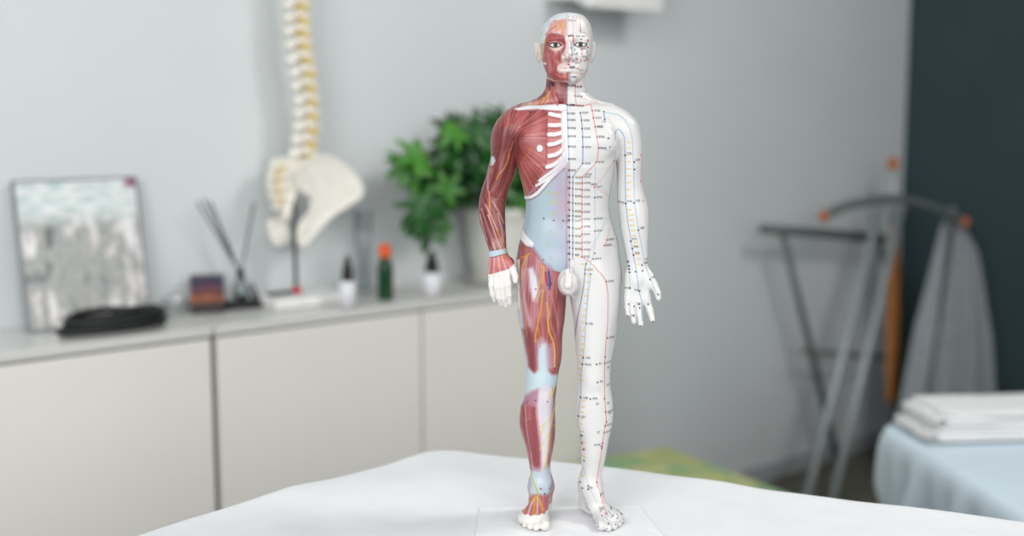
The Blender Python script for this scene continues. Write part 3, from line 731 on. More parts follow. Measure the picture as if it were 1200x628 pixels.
    for a, b in ((617.8, 472.4), (627.6, 469), (626.6, 478), (624.4, 481)): p.dot(a, b, (120, 44, 78), 0.9)
    p.dot(641.2, 470.5, (50, 50, 55), 1.0)
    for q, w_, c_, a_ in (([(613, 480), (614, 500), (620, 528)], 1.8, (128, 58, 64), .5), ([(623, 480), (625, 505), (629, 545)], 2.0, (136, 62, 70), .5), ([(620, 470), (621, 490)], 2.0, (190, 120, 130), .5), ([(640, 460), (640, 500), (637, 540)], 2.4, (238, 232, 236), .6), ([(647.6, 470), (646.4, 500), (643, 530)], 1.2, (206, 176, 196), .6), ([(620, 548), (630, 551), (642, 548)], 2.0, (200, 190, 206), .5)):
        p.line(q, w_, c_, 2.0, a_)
    # ankle and foot
    p.poly([(620, 556), (626, 552), (634, 553), (641, 550), (647, 550), (648.5, 570), (648, 584), (640, 584), (630, 583), (620, 588), (619, 575)], (202, 215, 225), 3.0)
    p.blob(622, 572, 2.2, 4.5, (176, 178, 204), 0.7, 0.7); p.blob(646.5, 578, 2.0, 4.5, (164, 140, 176), 0.75, 0.7)
    p.poly([(613, 604), (619, 590), (625, 583), (632, 582), (640, 585), (645, 590), (646, 604)], (190, 112, 114), 2.2, 0.95)
    p.poly([(641, 586), (647, 582), (648, 596), (646, 603)], (206, 140, 148), 1.3, 0.8)
    for k, (a, b) in enumerate(((613.6, 603), (618.5, 604), (624, 604.5), (629.5, 604.5), (636, 604))):
        p.line([(629.5 + (k - 2) * 0.8, 584), ((629.5 + a) / 2 + (k - 2) * 0.5, 593), (a, b)], 0.75, (232, 214, 206) if k % 2 else OR, 0.7, 0.85, h=0.4)
    p.line([(628, 584), (626.5, 594), (627, 604)], 0.8, OR, 0.6, 0.9, h=0.3); p.line([(630.5, 583), (635, 593), (638, 602)], 0.6, (210, 160, 80), 0.6, 0.85, h=0.3)
    p.line([(622.4, 554), (624.6, 566), (628, 574), (630.4, 580)], 0.75, (190, 202, 80), 0.5, 0.95, h=0.3)
    p.line([(628, 574), (631, 583), (634, 592)], 0.5, (190, 196, 80), 0.5, 0.85)
    p.dot(634, 575.8, (150, 40, 80), 1.0); p.dot(638.6, 582.2, (50, 60, 110), 1.0); p.dot(644.4, 578, (90, 60, 80), 0.8)
    tm = redm * (v > 560) * np.clip((v - 603.5 - 0.6 * np.sin(u * 0.8)) / 1.0, 0, 1)
    p.put(tm, (240, 237, 230))
    p.put(redm * (v > 560) * np.clip((3.0 - p.z) / 2.0, 0, 1), (238, 232, 224))
    # ---- arm, red half
    p.line([(596.4, 180), (594.5, 190), (590.5, 198), (584, 205), (582, 210)], 0.7, (206, 140, 66), 0.6, 0.85, h=0.3)
    p.line([(601.5, 165), (598, 176), (596.4, 186)], 0.6, (196, 126, 62), 0.6, 0.75)
    p.poly([(575.2, 184), (578.6, 183), (580.6, 188.5), (578, 193.5), (574.4, 195)], (206, 216, 228), 0.9, 0.95)
    p.line([(575.4, 196), (575.8, 202)], 0.8, (206, 150, 66), 0.6, 0.8)
    p.line([(573.5, 198), (571.5, 210), (571.5, 222)], 0.8, (206, 178, 196), 0.8, 0.75)
    p.line([(592.5, 215), (599, 200), (603.5, 186)], 1.2, (124, 54, 58), 1.8, 0.5)
    p.poly([(571, 222), (580, 229), (590, 229), (593, 236), (583, 240), (572, 236)], (140, 66, 68), 2.4, 0.45)
    p.line([(572.4, 224), (574, 236), (573, 246), (576, 258), (581.5, 268), (586.5, 279), (590, 291)], 0.75, (208, 136, 66), 0.6, 0.85, h=0.3)
    for k in range(5): p.line([(572 + k * .4, 238 + 3 * k), (575.5, 241 + 3 * k)], 0.4, (214, 140, 70), 0.5, 0.8)
    for L, w in (([(564.5, 245), (570, 262), (576, 279), (580, 292)], .8), ([(562.6, 252), (566, 268), (571, 282)], .6), ([(572, 252), (578, 267), (584, 284), (587, 293)], .8), ([(569, 240), (577, 256), (583, 270)], .55), ([(583, 250), (587.5, 266), (590, 284)], .6), ([(577, 236), (584, 247), (590, 262)], .5)):
        p.line(L, w, (230, 200, 196), 0.7, 0.8, h=0.25)
    for L in ([(567, 246), (573, 264), (578.5, 282)], [(576, 252), (581.5, 267), (586.5, 284)]): p.line([(a - 1.6, b + 1) for a, b in L], 0.6, (120, 52, 56), 0.8, 0.6)
    p.poly([(577, 280), (588, 280), (592, 292), (575, 294)], (228, 196, 192), 3, 0.5)
    p.dot(581.2, 231.2, (60, 30, 34), 0.9); p.dot(588.4, 231.2, (60, 30, 34), 0.9); p.dot(591.2, 296.4, (150, 40, 44), 0.9); p.dot(594.6, 307.2, (170, 34, 70), 0.9)
    p.poly([(571, 295.6), (580, 293.6), (588, 292.4), (594, 291.6), (594.6, 297.4), (586, 299), (578, 301.4), (572, 302.6)], (198, 216, 226), 0.6, h=0.7)
    p.line([(590.4, 291), (591.6, 297), (596, 304)], 0.6, (206, 196, 90), 0.5, 0.9)
    p.poly([(571, 303), (578, 301.8), (588, 299.4), (594, 298), (603, 311), (596, 314.5), (585, 318), (571, 323.5)], (196, 110, 112), 0.7)
    for a, b in (((574.5, 303), (572.6, 321)), ((579, 302.4), (578.6, 320)), ((584, 301), (586, 317.6)), ((588, 300.4), (593, 315))):
        p.line([a, b], 0.75, (228, 186, 182), 0.8, 0.85, h=0.35)
    p.line([(590.5, 299), (586, 306), (583, 312)], 0.6, (212, 140, 66), 0.6, 0.85); p.line([(591.5, 300), (594.5, 308)], 0.5, (212, 140, 66), 0.6, 0.8)
    p.put(redm * (u < 609) * (v > 300) * (v < 365) * np.clip((v - np.interp(u, [570, 585, 596, 603, 610], [323, 317.8, 314.5, 309, 305])) / 0.9, 0, 1) * (p.y < 6), (240, 236, 231))
    p.put(redm * (u < 604.5) * (v > 322) * (v < 362), (240, 236, 231))
    # ---- groin
    p.blob(666.4, 331, 12.6, 17.5, (240, 236, 234), 1, 0.06)
    p.blob(662, 336, 8, 10, (236, 222, 220), 0.4, 0.7)

    # ================= white half: meridian lines, points and their codes
    wm = np.clip((u - mid) / 0.8 + 0.5, 0, 1)
    BLU = (132, 160, 192); LB = (176, 196, 212); DB = (48, 54, 84); RED = (226, 120, 116); LR = (238, 178, 170); DR = (186, 40, 58); YD = (240, 208, 138)
    OD = (240, 190, 96); GR = (205, 208, 212)
    pts = lambda s0: [tuple(float(q) for q in w.split(',')) for w in s0.split()]
    # midline
    p.line([(665.6, 20), (665.4, 60)], 0.35, LR, 0.5, 0.7)
    p.line(pts('667.4,88 667.8,92 667.8,97'), 0.7, (110, 150, 190), 0.5, 0.9)
    p.line(pts('665.4,98 665,110 665,124 665.3,150 665.7,172 666.6,188 667,205'), 0.55, BLU, 0.45, 0.85)
    p.line(pts('667,205 667.2,318'), 0.5, (120, 140, 170), 0.45, 0.8)
    for i, b in enumerate((123, 133, 140.6, 150, 159.5, 171.5, 186, 199.2)):
        p.dot(665.4 + i * .15, b, DB, 1.0); p.text(667.4, b, 'CV%d' % (22 - i), 2.6, a=0.7)
    for i, b in enumerate((207, 213.6, 220, 228.4, 237, 246, 253, 258, 266, 276, 283, 290, 297, 304)):
        p.dot(667.2, b, (44, 46, 66), 1.0)
        if i % 2 == 0 or b in (253, 258): p.text(664.8, b + 0.4, 'CV', 2.6, (50, 50, 62), 0.8)
    p.line(pts('680.4,132 681.6,141 682,150.5 682.5,172 682.4,191 676,199.5 671,207'), 0.55, (110, 140, 180), 0.45, 0.9)
    p.line(pts('671,207 671.3,250 671,304'), 0.5, (90, 110, 150), 0.45, 0.85)
    for i, (a, b) in enumerate(pts('680.4,132 681.6,141 682,150.6 682.3,160.6 682.5,172 682.4,191.2')):
        p.dot(a, b, DB, 1.0); p.text(a + 2.4, b, 'KI%d' % (27 - i), 2.6, a=0.7)
    for i, b in enumerate((207, 214, 221, 229, 238, 247, 253, 258, 267, 276, 284, 291, 298)):
        p.dot(671.2, b, (50, 62, 96), 0.95); p.text(674, b + 0.6, 'KI%d' % (21 - i), 2.5, a=0.72)
    for b in (199.5, 207, 215, 222.5, 232, 240, 249, 258.5, 267, 276.5, 285, 293, 301): p.line([(674.6, b), (679, b)], 0.5, YD, 0.5, 0.85)
    # ST
    p.line(pts('693,122 695.6,138 697.2,148.5 699,160 701,173 699.4,189 692,197.5 682,207 682,301 690,306 698,314 705,321.5 710.6,330 712.6,345 712.2,380 710.5,396 709,418 708.4,440 708.5,466 709.7,483 710.6,495 708,506.5 706,518.6 703.4,538 700,568 704.5,584.5 709,597.6 713,606'), 0.5, RED, 0.45, 0.82)
    for i, (a, b) in enumerate(pts('694.4,129.6 695.6,138 697.2,148.6 699,160.6 701,173.4 698.6,189.8 682,207 682.3,214.2 682.3,222.6 682.3,231 682.2,239.4 682.2,248.6 682.2,257 682.2,265.6 682.2,274.6 682.2,284 682.2,292.6 681.8,300.8')):
        p.dot(a, b, (196, 40, 56), 1.0); p.text(a + 2.4, b, 'ST%d' % (13 + i), 2.6, a=0.72)
    for a, b, t in ((710.6, 330, 'ST31'), (712, 396.2, 'ST32'), (709.2, 418.2, ''), (708.8, 426, 'ST34'), (708.5, 467, ''), (709.7, 483, 'ST36'), (710.8, 494.6, ''), (709.2, 499, 'ST37'), (708.3, 506.8, 'ST38'), (706, 518.9, ''), (705.2, 525, ''), (700.3, 568.4, ''), (704.5, 584.6, ''), (716.2, 594.6, '')):
        p.dot(a, b, (170, 40, 56), 1.0)
        if t: p.text(a + 2.4, b, t, 2.6, a=0.72)
    # SP / LR / KI of the trunk
    p.line(pts('697.4,191 697.3,232 697.4,257 697.6,271 697,290 694,302 690.4,316 687.6,360 686.6,380'), 0.45, LB, 0.45, 0.85)
    p.line(pts('697.4,206 706,216.5 714.6,232'), 0.45, GR, 0.45, 0.9); p.line(pts('720,189 708,207 697,219.6'), 0.45, LR, 0.45, 0.9); p.line(pts('700,221 708,226 714.6,232.5'), 0.45, LR, 0.45, 0.85)
    p.line(pts('682,232 697.4,232'), 0.4, GR, 0.4, 0.9); p.line(pts('671,258.4 682,257 715,257'), 0.4, GR, 0.4, 0.9); p.line(pts('682,271 697.6,271'), 0.4, GR, 0.4, 0.9); p.line(pts('682,283.5 697.6,283'), 0.4, GR, 0.4, 0.9)
    p.line(pts('712,257 704,272 697,284 690,298 687,310'), 0.45, LB, 0.45, 0.8); p.line(pts('716,268 712,282 709,288.4 722,290'), 0.45, LR, 0.45, 0.9)
    for a, b, t, c in ((697.2, 231.8, 'SP16', DB), (697.6, 257, 'SP15', DB), (697.4, 271, 'SP14', DB), (697.2, 297, '', DB), (695.4, 303.6, 'SP13', DB), (686.8, 309, '', DB), (696.6, 219.4, 'LR14', DR), (709, 288.4, 'GB27', DR), (712, 282, 'GB26', DR), (685.6, 316, 'LR12', DB), (692, 321, '', DB), (685.4, 320.8, '', DB), (687.2, 379.4, 'LR9', DB), (721, 189, '', DR)):
        p.dot(a, b, c, 0.95)
        if t: p.text(a + 2.2, b - .3, t, 2.6, a=0.7)
    p.text(686, 204, 'ST18', 2.6, a=.7); p.text(692.6, 216, 'GB24', 2.6, a=.7)
    # chest side
    p.line(pts('708.4,131 709,140'), 0.6, (100, 140, 180), 0.45, 0.9); p.dot(708.2, 130.6, DB, 0.95); p.dot(709.2, 139.8, DB, 0.95); p.text(706, 142.4, 'LU1', 2.4, a=.6)
    for a, b, t in ((699.6, 148.2, 'KI24'), (700, 159.6, 'SP19'), (701.5, 173.2, 'PC1'), (711, 162, 'SP')): p.text(a, b, t, 2.6, a=.6)
    p.dot(713, 162, DB, 0.8); p.dot(708.4, 174, DB, 0.9); p.dot(714.6, 172, DB, 0.9); p.line(pts('708.6,174 711,176.6 714,175.6 715,172'), 0.4, LB, 0.4, 0.9)
    p.line(pts('713.5,136 717,150 718,170 714,186'), 0.4, LR, 0.6, 0.5)
    # arm
    p.line(pts('720.6,164 722,155 724.8,151.4 728,153 731.4,160 732.4,172 732.8,200 733.3,238 736,262 740,284 742.6,300 746,318 748.4,340 752,352 752,375'), 0.5, (128, 160, 192), 0.45, 0.85)
    p.line(pts('708.6,131 716,132.6 726,134.8 733.4,140 738,150 740.6,162 742,189 743,214 743.4,238 747.8,269 751,284 755,305 759,318 765,334 770,345'), 0.5, (160, 188, 210), 0.45, 0.85)
    p.line(pts('725.5,240 728,262 733,290 737.4,315 738.4,340'), 0.4, LB, 0.4, 0.7)
    p.line(pts('752.6,184 752,215 755,238 758.5,268'), 0.35, LR, 0.4, 0.6)
    for b in (167, 174, 181.5, 189.6, 198, 206, 213.8, 222.3, 230): p.line([(735, b), (738.4, b - .2)], 0.7, OD, 0.5, 0.85)
    for a, b in pts('736,246 737.8,252 737.8,258 738.6,264 740,270 741,276.4 743,284 744,289.4 745.6,298 747,303.6 747.4,310'): p.line([(a, b), (a + 3.6, b - .2)], 0.75, OD, 0.5, 0.9)
    for a, b, t in ((732.6, 182, 'PC2'), (743, 189.8, 'LU3'), (743.4, 198.4, ''), (724.6, 240.4, 'HT3'), (733.4, 238.4, 'PC3'), (743, 237.6, 'LU5'), (748, 269.4, 'LU6'), (739.2, 282.6, 'PC4'), (741.2, 291.4, 'PC5'), (742.6, 299, 'PC6'), (736.6, 307.4, ''), (737.6, 312.6, ''), (737.8, 316, ''), (738, 319.6, ''), (744.8, 318.4, ''), (752.6, 311, 'LU8'), (753, 317.4, ''), (761.6, 327.4, 'LU10'), (738.4, 337.6, ''), (749.6, 341.2, '')):
        p.dot(a, b, (44, 50, 80), 1.05)
        if t: p.text(a + 1.8, b - 2.6, t, 2.6, a=.75)
    p.text(733, 337.8, 'HT8', 2.4, a=.8); p.text(743.5, 340, 'PC8', 2.4, a=.75)
    for a, b in pts('736.6,356.2 743,359 749.6,360.6 749,356.4 759.6,356.4 735,369.6 742,369 749.6,381 764.8,376.4 773,351.4 770.5,344'): p.dot(a, b, (50, 46, 52), 1.0)
    p.text(747, 356, 'EX', 2.6, a=.6); p.text(739.6, 368.8, 'EX', 2.4, a=.5)
    for a, b in pts('751.5,182 751.6,213 753.8,236'): p.dot(a, b, DR, 0.8)
    p.text(756, 304, 'LU9', 2.3, a=.6)
    # leg
    p.line(pts('692.6,321 690,340 687.8,362 686.4,380 685.4,400 683.2,420 681.2,443 680.9,467 678.6,483 677.4,498 681,510 681.6,545 682,560'), 0.5, (150, 182, 206), 0.45, 0.85)
    p.line(pts('686.4,310 684,335 681.4,352 677.6,372 675.6,390 674.6,404'), 0.5, (110, 120, 156), 0.45, 0.85)
    for a, b in pts('681,309.4 689,316 688.4,322.6 687.4,330.8 686.5,339 685.4,347 685.4,355.5 684.8,363.6 684,370.6 683,378.4 683.2,387.6 682.2,395.3 682.2,404 681.2,411 680.6,418 679.8,426.8 679.2,434.8 679.8,441.7 680.2,447 682.4,470 681.8,477.5 680.8,484 680.6,491 679.8,498 681.2,507 682.6,519.4 683.4,527 683,536 682,562'): p.line([(a, b), (a + 2.8, b - .2)], 0.7, OD, 0.5, 0.85)
    for a, b, t in ((683.5, 420, 'LR9'), (682.8, 428, 'SP10'), (699, 426.4, 'XT'), (700, 447.2, 'EX'), (680.8, 467, 'LR8'), (691.6, 467, 'SP9'), (678.2, 489.5, 'LR7'), (682.4, 512, ''), (681, 513.4, ''), (682.4, 521.6, ''), (684, 528, ''), (684.6, 541.4, ''), (681, 571, ''), (683.4, 578, ''), (690, 573, ''), (690, 577.4, '')):
        p.dot(a, b, (46, 48, 62), 1.0)
        if t: p.text(a + 2.8, b - .8, t, 2.6, a=.75)
    for a, b, t in ((674.4, 409.6, 'SP'), (714.6, 432, 'GB'), (713.8, 452, 'GB'), (714, 473, 'GB'), (716, 485, 'GB'), (702, 506, 'ST'), (698.6, 520.4, 'ST40'), (706, 522.6, 'GB'), (700.6, 472.4, 'EX')): p.text(a - 2.4, b, t, 2.6, a=.65)
    p.line(pts('684,552 689,566 694,580 700,592'), 0.45, LB, 0.45, 0.9); p.line(pts('678.6,572 683,584 688,596'), 0.45, (170, 180, 196), 0.45, 0.8)
    p.line(pts('706,572 711,580 716,592 722,604'), 0.4, GR, 0.45, 0.9); p.line(pts('700.4,568 701,570'), .6, RED, .5)
    p.text(690, 575, 'SP5', 2.5, a=.7); p.text(704, 583.4, 'ST41', 2.5, a=.7); p.text(703, 599, 'LR3', 2.6, a=.7); p.text(709, 603, 'GB', 2.5, a=.6)
    for a, b in pts('688,598 692.4,604.6 695,610 699.5,615.4 710.6,617 716.6,619 721,614 723.6,608.6 727,613.6 729.6,606.4 732,612.4 704.6,601.6 706,605.6 718.5,605.6 712.6,611.6 725,602 717,599'): p.dot(a, b, (70, 74, 90), 0.72)
    for L in ('689,600 692,605', '692,610 696,613', '700,611 701.6,616', '713,600 716.4,604', '709,606 712,609', '716,607 719,603.6', '723,604 725,608'): p.line(pts(L), 0.4, (96, 110, 140), 0.4, 0.8)
    # face and neck, white half
    p.line(pts('672,21 671.6,40 671.6,51'), 0.45, LR, 0.45, 0.9); p.line(pts('671.7,42 671.6,50.6'), 0.8, (220, 84, 70), 0.5, 0.9)
    p.line(pts('680.6,22 680.2,35.6'), 0.5, RED, 0.45, 0.85); p.line(pts('684.6,22 683,29'), 0.4, LR, 0.45, 0.8); p.line(pts('688,25 692,34 693.4,48 693,58 690,72'), 0.4, LR, 0.45, 0.75)
    p.line(pts('666.2,64 666,70'), 0.6, (222, 110, 90), 0.5, 0.85); p.dot(680.3, 35.8, (206, 60, 66), 1.0)
    for a, b in pts('666.6,18.6 672,19.6 676.4,19.6 680,20.4 667,22.6'): p.dot(a, b, (220, 110, 116), 0.7)
    p.text(665.6, 23.8, 'GV24', 2.2, a=.45); p.text(673, 24, 'BL', 2.2, a=.4)
    p.dot(666.6, 42.4, DB, 1.1); p.text(668, 42, 'EX', 2.4, a=.8); p.text(675, 42.6, 'BL2', 2.3, a=.6); p.text(682, 42.6, 'TH', 2.3, a=.7); p.text(680, 38.6, 'GB14', 2.2, a=.4)
    for a, b, c in ((681, 46.4, 0), (688.8, 47.2, 1), (689.5, 55.2, 1), (681.2, 57.8, 1), (681.6, 62.8, 1), (676, 69.3, 1), (680.6, 70.6, 1), (689, 69, 1), (671.4, 72.6, 1), (666.4, 72.8, 1), (666.4, 76.0, 1), (677, 80.7, 1), (682.4, 86.4, 1), (667.4, 86.5, 0), (673.6, 58.2, 0), (688, 61, 0), (676, 62.4, 0), (670, 64.6, 0), (687.4, 51, 0)):
        p.dot(a, b, (200, 44, 62) if c else (50, 54, 76), 1.0 if c else 0.8)
    p.text(667, 56.4, 'GB1', 2.2, a=.35); p.text(673, 63.5, 'LI', 2.3, a=.6); p.text(682, 57.8, 'ST1', 2.3, a=.6); p.text(682.4, 66.4, 'SI18', 2.5, a=.6); p.text(674, 73.4, 'LI20', 2.3, a=.55); p.text(667, 79, 'GV26', 2.3, (40, 40, 50), .8); p.text(679, 82.6, 'ST4', 2.5, a=.45); p.text(669, 90.4, 'CV24', 2.3, a=.7); p.text(686, 83.5, 'ST6', 2.2, a=.4); p.text(667.6, 65, 'ST', 2.2, a=.35); p.text(685, 71, 'GB', 2.2, a=.4); p.text(690, 64, 'SI', 2.2, a=.4)
    p.line(pts('666.5,87 676,86 684,86.4 688,80 689.6,70'), 0.45, LR, 0.45, 0.9); p.line(pts('681,58 681.4,66 680,78 677,81'), 0.45, LR, 0.45, 0.9); p.line(pts('682,86.5 680.4,93'), .4, LR, .45, .9)
    p.line(pts('676.6,92 674.8,103 674.4,112.5 676,123.8 685,123.6 693,122'), 0.5, RED, 0.45, 0.75)
    for a, b, t, c in ((666.4, 99.6, 'CV23', 0), (674.4, 112.4, 'ST10', 1), (675.6, 123.4, 'ST11', 1), (675, 101, 'ST9', 1), (682.4, 100.8, '', 1), (665.2, 122.8, 'CV22', 0)):
        p.dot(a, b, (190, 40, 60) if c else DB, 1.0)
        if t: p.text(a + 1.8, b + 0.4, t, 2.6, a=.7)
    p.line(pts('685,115 692,117.6 702,121'), 0.5, LR, 0.5, 0.85)
    p.text(683, 107, 'LI18', 2.4, a=.4)
    p.dot(653.6, 123.6, (196, 44, 90), 0.9); p.dot(621.2, 131.2, (40, 36, 70), 1.0); p.dot(637, 130, (160, 36, 66), 1.0); p.dot(651.6, 133, (90, 90, 96), 0.6)
    p.dot(643.2, 24.8, (120, 90, 150), .6); p.dot(650.4, 23.2, (190, 50, 90), .7)
    # skin tones where the white plastic is tinted
    p.line(pts('665,14 664.4,22'), 0.6, (190, 196, 200), 0.5, 0.6)
    # brows and eye rims
    for cu, cv, c in ((650.8, 53.2, (40, 26, 28)), (680.0, 52.7, (44, 44, 48))):
        up = [(cu - 7.0, cv + 0.4), (cu - 4.2, cv - 1.9), (cu, cv - 2.7), (cu + 4.2, cv - 1.8), (cu + 7.0, cv + 0.3)]
        p.line(up, 0.95, c, 0.5, 0.95); p.line([(cu - 6.2, cv + 1), (cu - 3.4, cv + 2.2), (cu, cv + 2.5), (cu + 3.6, cv + 1.9), (cu + 6.2, cv + 0.6)], 0.45, c, 0.5, 0.75)
    # lips, nose shade-free tints
    p.line([(656.5, 80.6), (666, 80.4), (676, 80.6)], 0.35, (196, 160, 156), 0.5, 0.7)
    return p

def build_figure():
    build_shape()
    V, Q = surface_nets(DF, ORG, HRES)
    # keep the largest connected surface only (drop stray specks)
    def normals(V):
        a = V[Q[:, 2]] - V[Q[:, 0]]; b = V[Q[:, 3]] - V[Q[:, 1]]
        fn = np.cross(a, b); N = np.zeros_like(V)
        for k in range(4):
            for ax in range(3): N[:, ax] += np.bincount(Q[:, k], fn[:, ax], len(V))
        return N / np.maximum(np.linalg.norm(N, axis=1), 1e-9)[:, None]
    # light smoothing of grid steps
    deg = np.zeros(len(V)); E = np.concatenate([Q[:, [0, 1]], Q[:, [1, 2]], Q[:, [2, 3]], Q[:, [3, 0]]])
    for k in range(2): deg += np.bincount(E[:, k], minlength=len(V))
    for it in range(2):
        S = np.zeros_like(V)
        for ax in range(3): S[:, ax] = np.bincount(E[:, 0], V[E[:, 1], ax], len(V)) + np.bincount(E[:, 1], V[E[:, 0], ax], len(V))
        V = V + 0.4 * (S / deg[:, None] - V)
    N = normals(V)
    p = paint_body(V, N)
    V2 = V + N * (p.h * p.front)[:, None]
    V2[:, 2] = np.maximum(V2[:, 2], 0.05)
    me = np_mesh('body', V2 / 1000.0, Q)
    c = np.clip(p.c, 0, 255) / 255.0
    cl = np.where(c <= 0.04045, c / 12.92, ((c + 0.055) / 1.055) ** 2.4) * 0.735
    at = me.color_attributes.new('paint', 'FLOAT_COLOR', 'POINT')
    at.data.foreach_set('color', np.concatenate([cl, np.ones((len(cl), 1))], 1).astype(np.float32).ravel())
    m = bpy.data.materials.new('painted_vinyl'); m.use_nodes = True
    nt = m.node_tree; b = nt.nodes['Principled BSDF']
    an = nt.nodes.new('ShaderNodeVertexColor'); an.layer_name = 'paint'
    no = nt.nodes.new('ShaderNodeTexNoise'); no.inputs['Scale'].default_value = 240
    bp = nt.nodes.new('ShaderNodeBump'); bp.inputs['Strength'].default_value = 0.08; bp.inputs['Distance'].default_value = 0.0004
    nt.links.new(an.outputs['Color'], b.inputs['Base Color'])
    nt.links.new(no.outputs['Fac'], bp.inputs['Height']); nt.links.new(bp.outputs['Normal'], b.inputs['Normal'])
    b.inputs['Roughness'].default_value = 0.28
    b.inputs['Specular IOR Level'].default_value = 0.36
    root = thing('acupuncture_figure', 'standing anatomical figure, one half red muscles and the other white with marked points', 'anatomical model',
                 (R0 * RV[0] + D0 * FV[0], R0 * RV[1] + D0 * FV[1], ZF), -YAW)
    link_mesh('body', me, m, root)
    return root
def build_eyes(root):
    ms = [mat('eye_white', (214, 212, 208), 0.2), mat('eye_iris', (38, 42, 44), 0.15, c2=(58, 60, 58), scale=900), mat('eye_pupil', (12, 12, 14), 0.12)]
    for (cu, cv) in ((650.8, 53.0), (680.0, 52.6)):
        cx, _, cz = P(cu, 52.6, -23.6); ox, _, oz = P(cu, cv, -28)
        bm = bmesh.new(); n, m = 40, 18; top = []; bot = []
        for i in range(n + 1):
            a = -1 + 2 * i / n; tr, br = [], []
            hw = 1.0 - abs(a) ** 2.2
            for j in range(m + 1):
                b = -1 + 2 * j / m
                dx = a * 4.9; dz = b * (1.75 if b > 0 else 1.45) * hw + 0.15 * a * a
                q = max(0.05, 1 - (dx / 5.9) ** 2 - (dz / 4.4) ** 2)
                y = -23.6 - 4.95 * math.sqrt(q) - 0.22
                tr.append(bm.verts.new(((cx + dx) / 1000, y / 1000, (oz + dz) / 1000)))
                br.append(bm.verts.new(((cx + dx) / 1000, (y + 1.3) / 1000, (oz + dz) / 1000)))
            top.append(tr); bot.append(br)
        for i in range(n):
            for j in range(m):
                f = bm.faces.new((top[i][j], top[i + 1][j], top[i + 1][j + 1], top[i][j + 1]))
                dx = (-1 + 2 * (i + .5) / n) * 4.9; hw = 1.0 - abs(dx / 4.9) ** 2.2; b = -1 + 2 * (j + .5) / m
                d = math.hypot(dx, b * 1.6 * hw - 0.25)
                f.material_index = 2 if d < 1.15 else (1 if d < 2.15 else 0)
                bm.faces.new((bot[i][j], bot[i][j + 1], bot[i + 1][j + 1], bot[i + 1][j]))
            for j in (0, m): bm.faces.new((top[i][j], bot[i][j], bot[i + 1][j], top[i + 1][j]))
        o = obj('eye', bm, ms, root); o['label'] = 'dark painted eye'
def build_base(root):
    bm = bmesh.new()
    x0 = P(562, 606, 20)[0]; x1 = P(770, 610, -10)[0]
    pts = [(x0, 28), (x1 - 12, 31), (x1 + 2, -64), (x0 - 2, -66)]
    vs = [bm.verts.new((a / 1000, b / 1000, 0.0002)) for a, b in pts]; vb = [bm.verts.new((a / 1000, b / 1000, -0.0020)) for a, b in pts]
    bm.faces.new(vs); bm.faces.new(vb[::-1])
    for i in range(4): bm.faces.new((vs[i], vb[i], vb[(i + 1) % 4], vs[(i + 1) % 4]))
    o = obj('base_plate', bm, mat('white_plate', (232, 233, 235), 0.5), root, bevel=0.0008)
    o['label'] = 'thin flat white plate under the feet'
# ------------------------------------------------------------------ the room
WY = 2.19; WX = 3.518; CZ = 0.718; CF = 1.975
m_wall = mat('wall_paint', (214, 219, 220), 0.85, scale=3, c2=(211, 216, 217), bump=0.05, bscale=260)
m_teal = mat('teal_paint', (52, 70, 74), 0.8, scale=3, c2=(48, 66, 70))
m_floor = mat('floor_planks', (112, 108, 97), 0.55, scale=6, c2=(84, 82, 73), stretch=(0.6, 9, 1))
m_base = mat('baseboard_paint', (176, 180, 183), 0.5)

def slab(name, lo, hi, m, bevel=0.0):
    bm = bmesh.new()
    add_box(bm, [(a + b) / 2 for a, b in zip(lo, hi)], [b - a for a, b in zip(lo, hi)])
    return struct(obj(name, bm, m, smooth=False, bevel=bevel))
slab('floor', (-2.5, -3.0, -0.06), (WX + 0.1, WY + 0.1, 0.0), m_floor)
slab('wall_back', (-2.5, WY, 0.0), (WX, WY + 0.1, 2.7), m_wall)
slab('ceiling', (-2.5, -3.0, 2.7), (WX + 0.1, WY + 0.1, 2.78), mat('ceiling_paint', (226, 228, 228), 0.9))
slab('wall_right', (WX, -3.0, 0.0), (WX + 0.1, WY + 0.1, 2.7), m_teal)
slab('baseboard_back', (1.9, WY - 0.012, 0.0), (WX - 0.013, WY, 0.055), m_base, 0.003)
slab('baseboard_right', (WX - 0.012, -3.0, 0.0), (WX, WY, 0.055), mat('dark_baseboard', (70, 72, 70), 0.5), 0.003)

# ---- the treatment table with its white sheet
CR = Vector((0.817, 1.108, 0)); DA = Vector((-0.988, -0.152, 0)); DB_ = Vector((0.436, -0.900, 0))
LA, LB = 1.02, 1.02
ZS = 0.7098
def table_outline(inset=0.0, rc=0.06, n=14):
    """rounded outline of the table top"""
    A = CR + DA * LA; B = CR + DB_ * LB; Dd = A + DB_ * LB
    cs = [CR, B, Dd, A]; cen = (CR + Dd) / 2
    out = []
    for i in range(4):
        p = cs[i]; a = (cs[i - 1] - p).normalized(); b = (cs[(i + 1) % 4] - p).normalized()
        ang = a.angle(b); bis = (a + b).normalized()
        p2 = p + bis * (inset / math.sin(ang / 2))
        d = rc / math.tan(ang / 2)
        c = p2 + bis * (rc / math.sin(ang / 2))
        s = (p2 + a * d) - c; e = (p2 + b * d) - c
        for k in range(n + 1):
            t = k / n
            w = (s * (1 - t) + e * t); w = w.normalized() * rc
            out.append(c + w)
    return out, cen
def resample(pts, n):
    L = [0.0]; P2 = pts + [pts[0]]
    for a, b in zip(P2, P2[1:]): L.append(L[-1] + (b - a).length)
    out = []; j = 0
    for i in range(n):
        t = L[-1] * i / n
        while L[j + 1] < t: j += 1
        f = (t - L[j]) / max(1e-9, L[j + 1] - L[j]); out.append(P2[j].lerp(P2[j + 1], f))
    return out, L[-1]
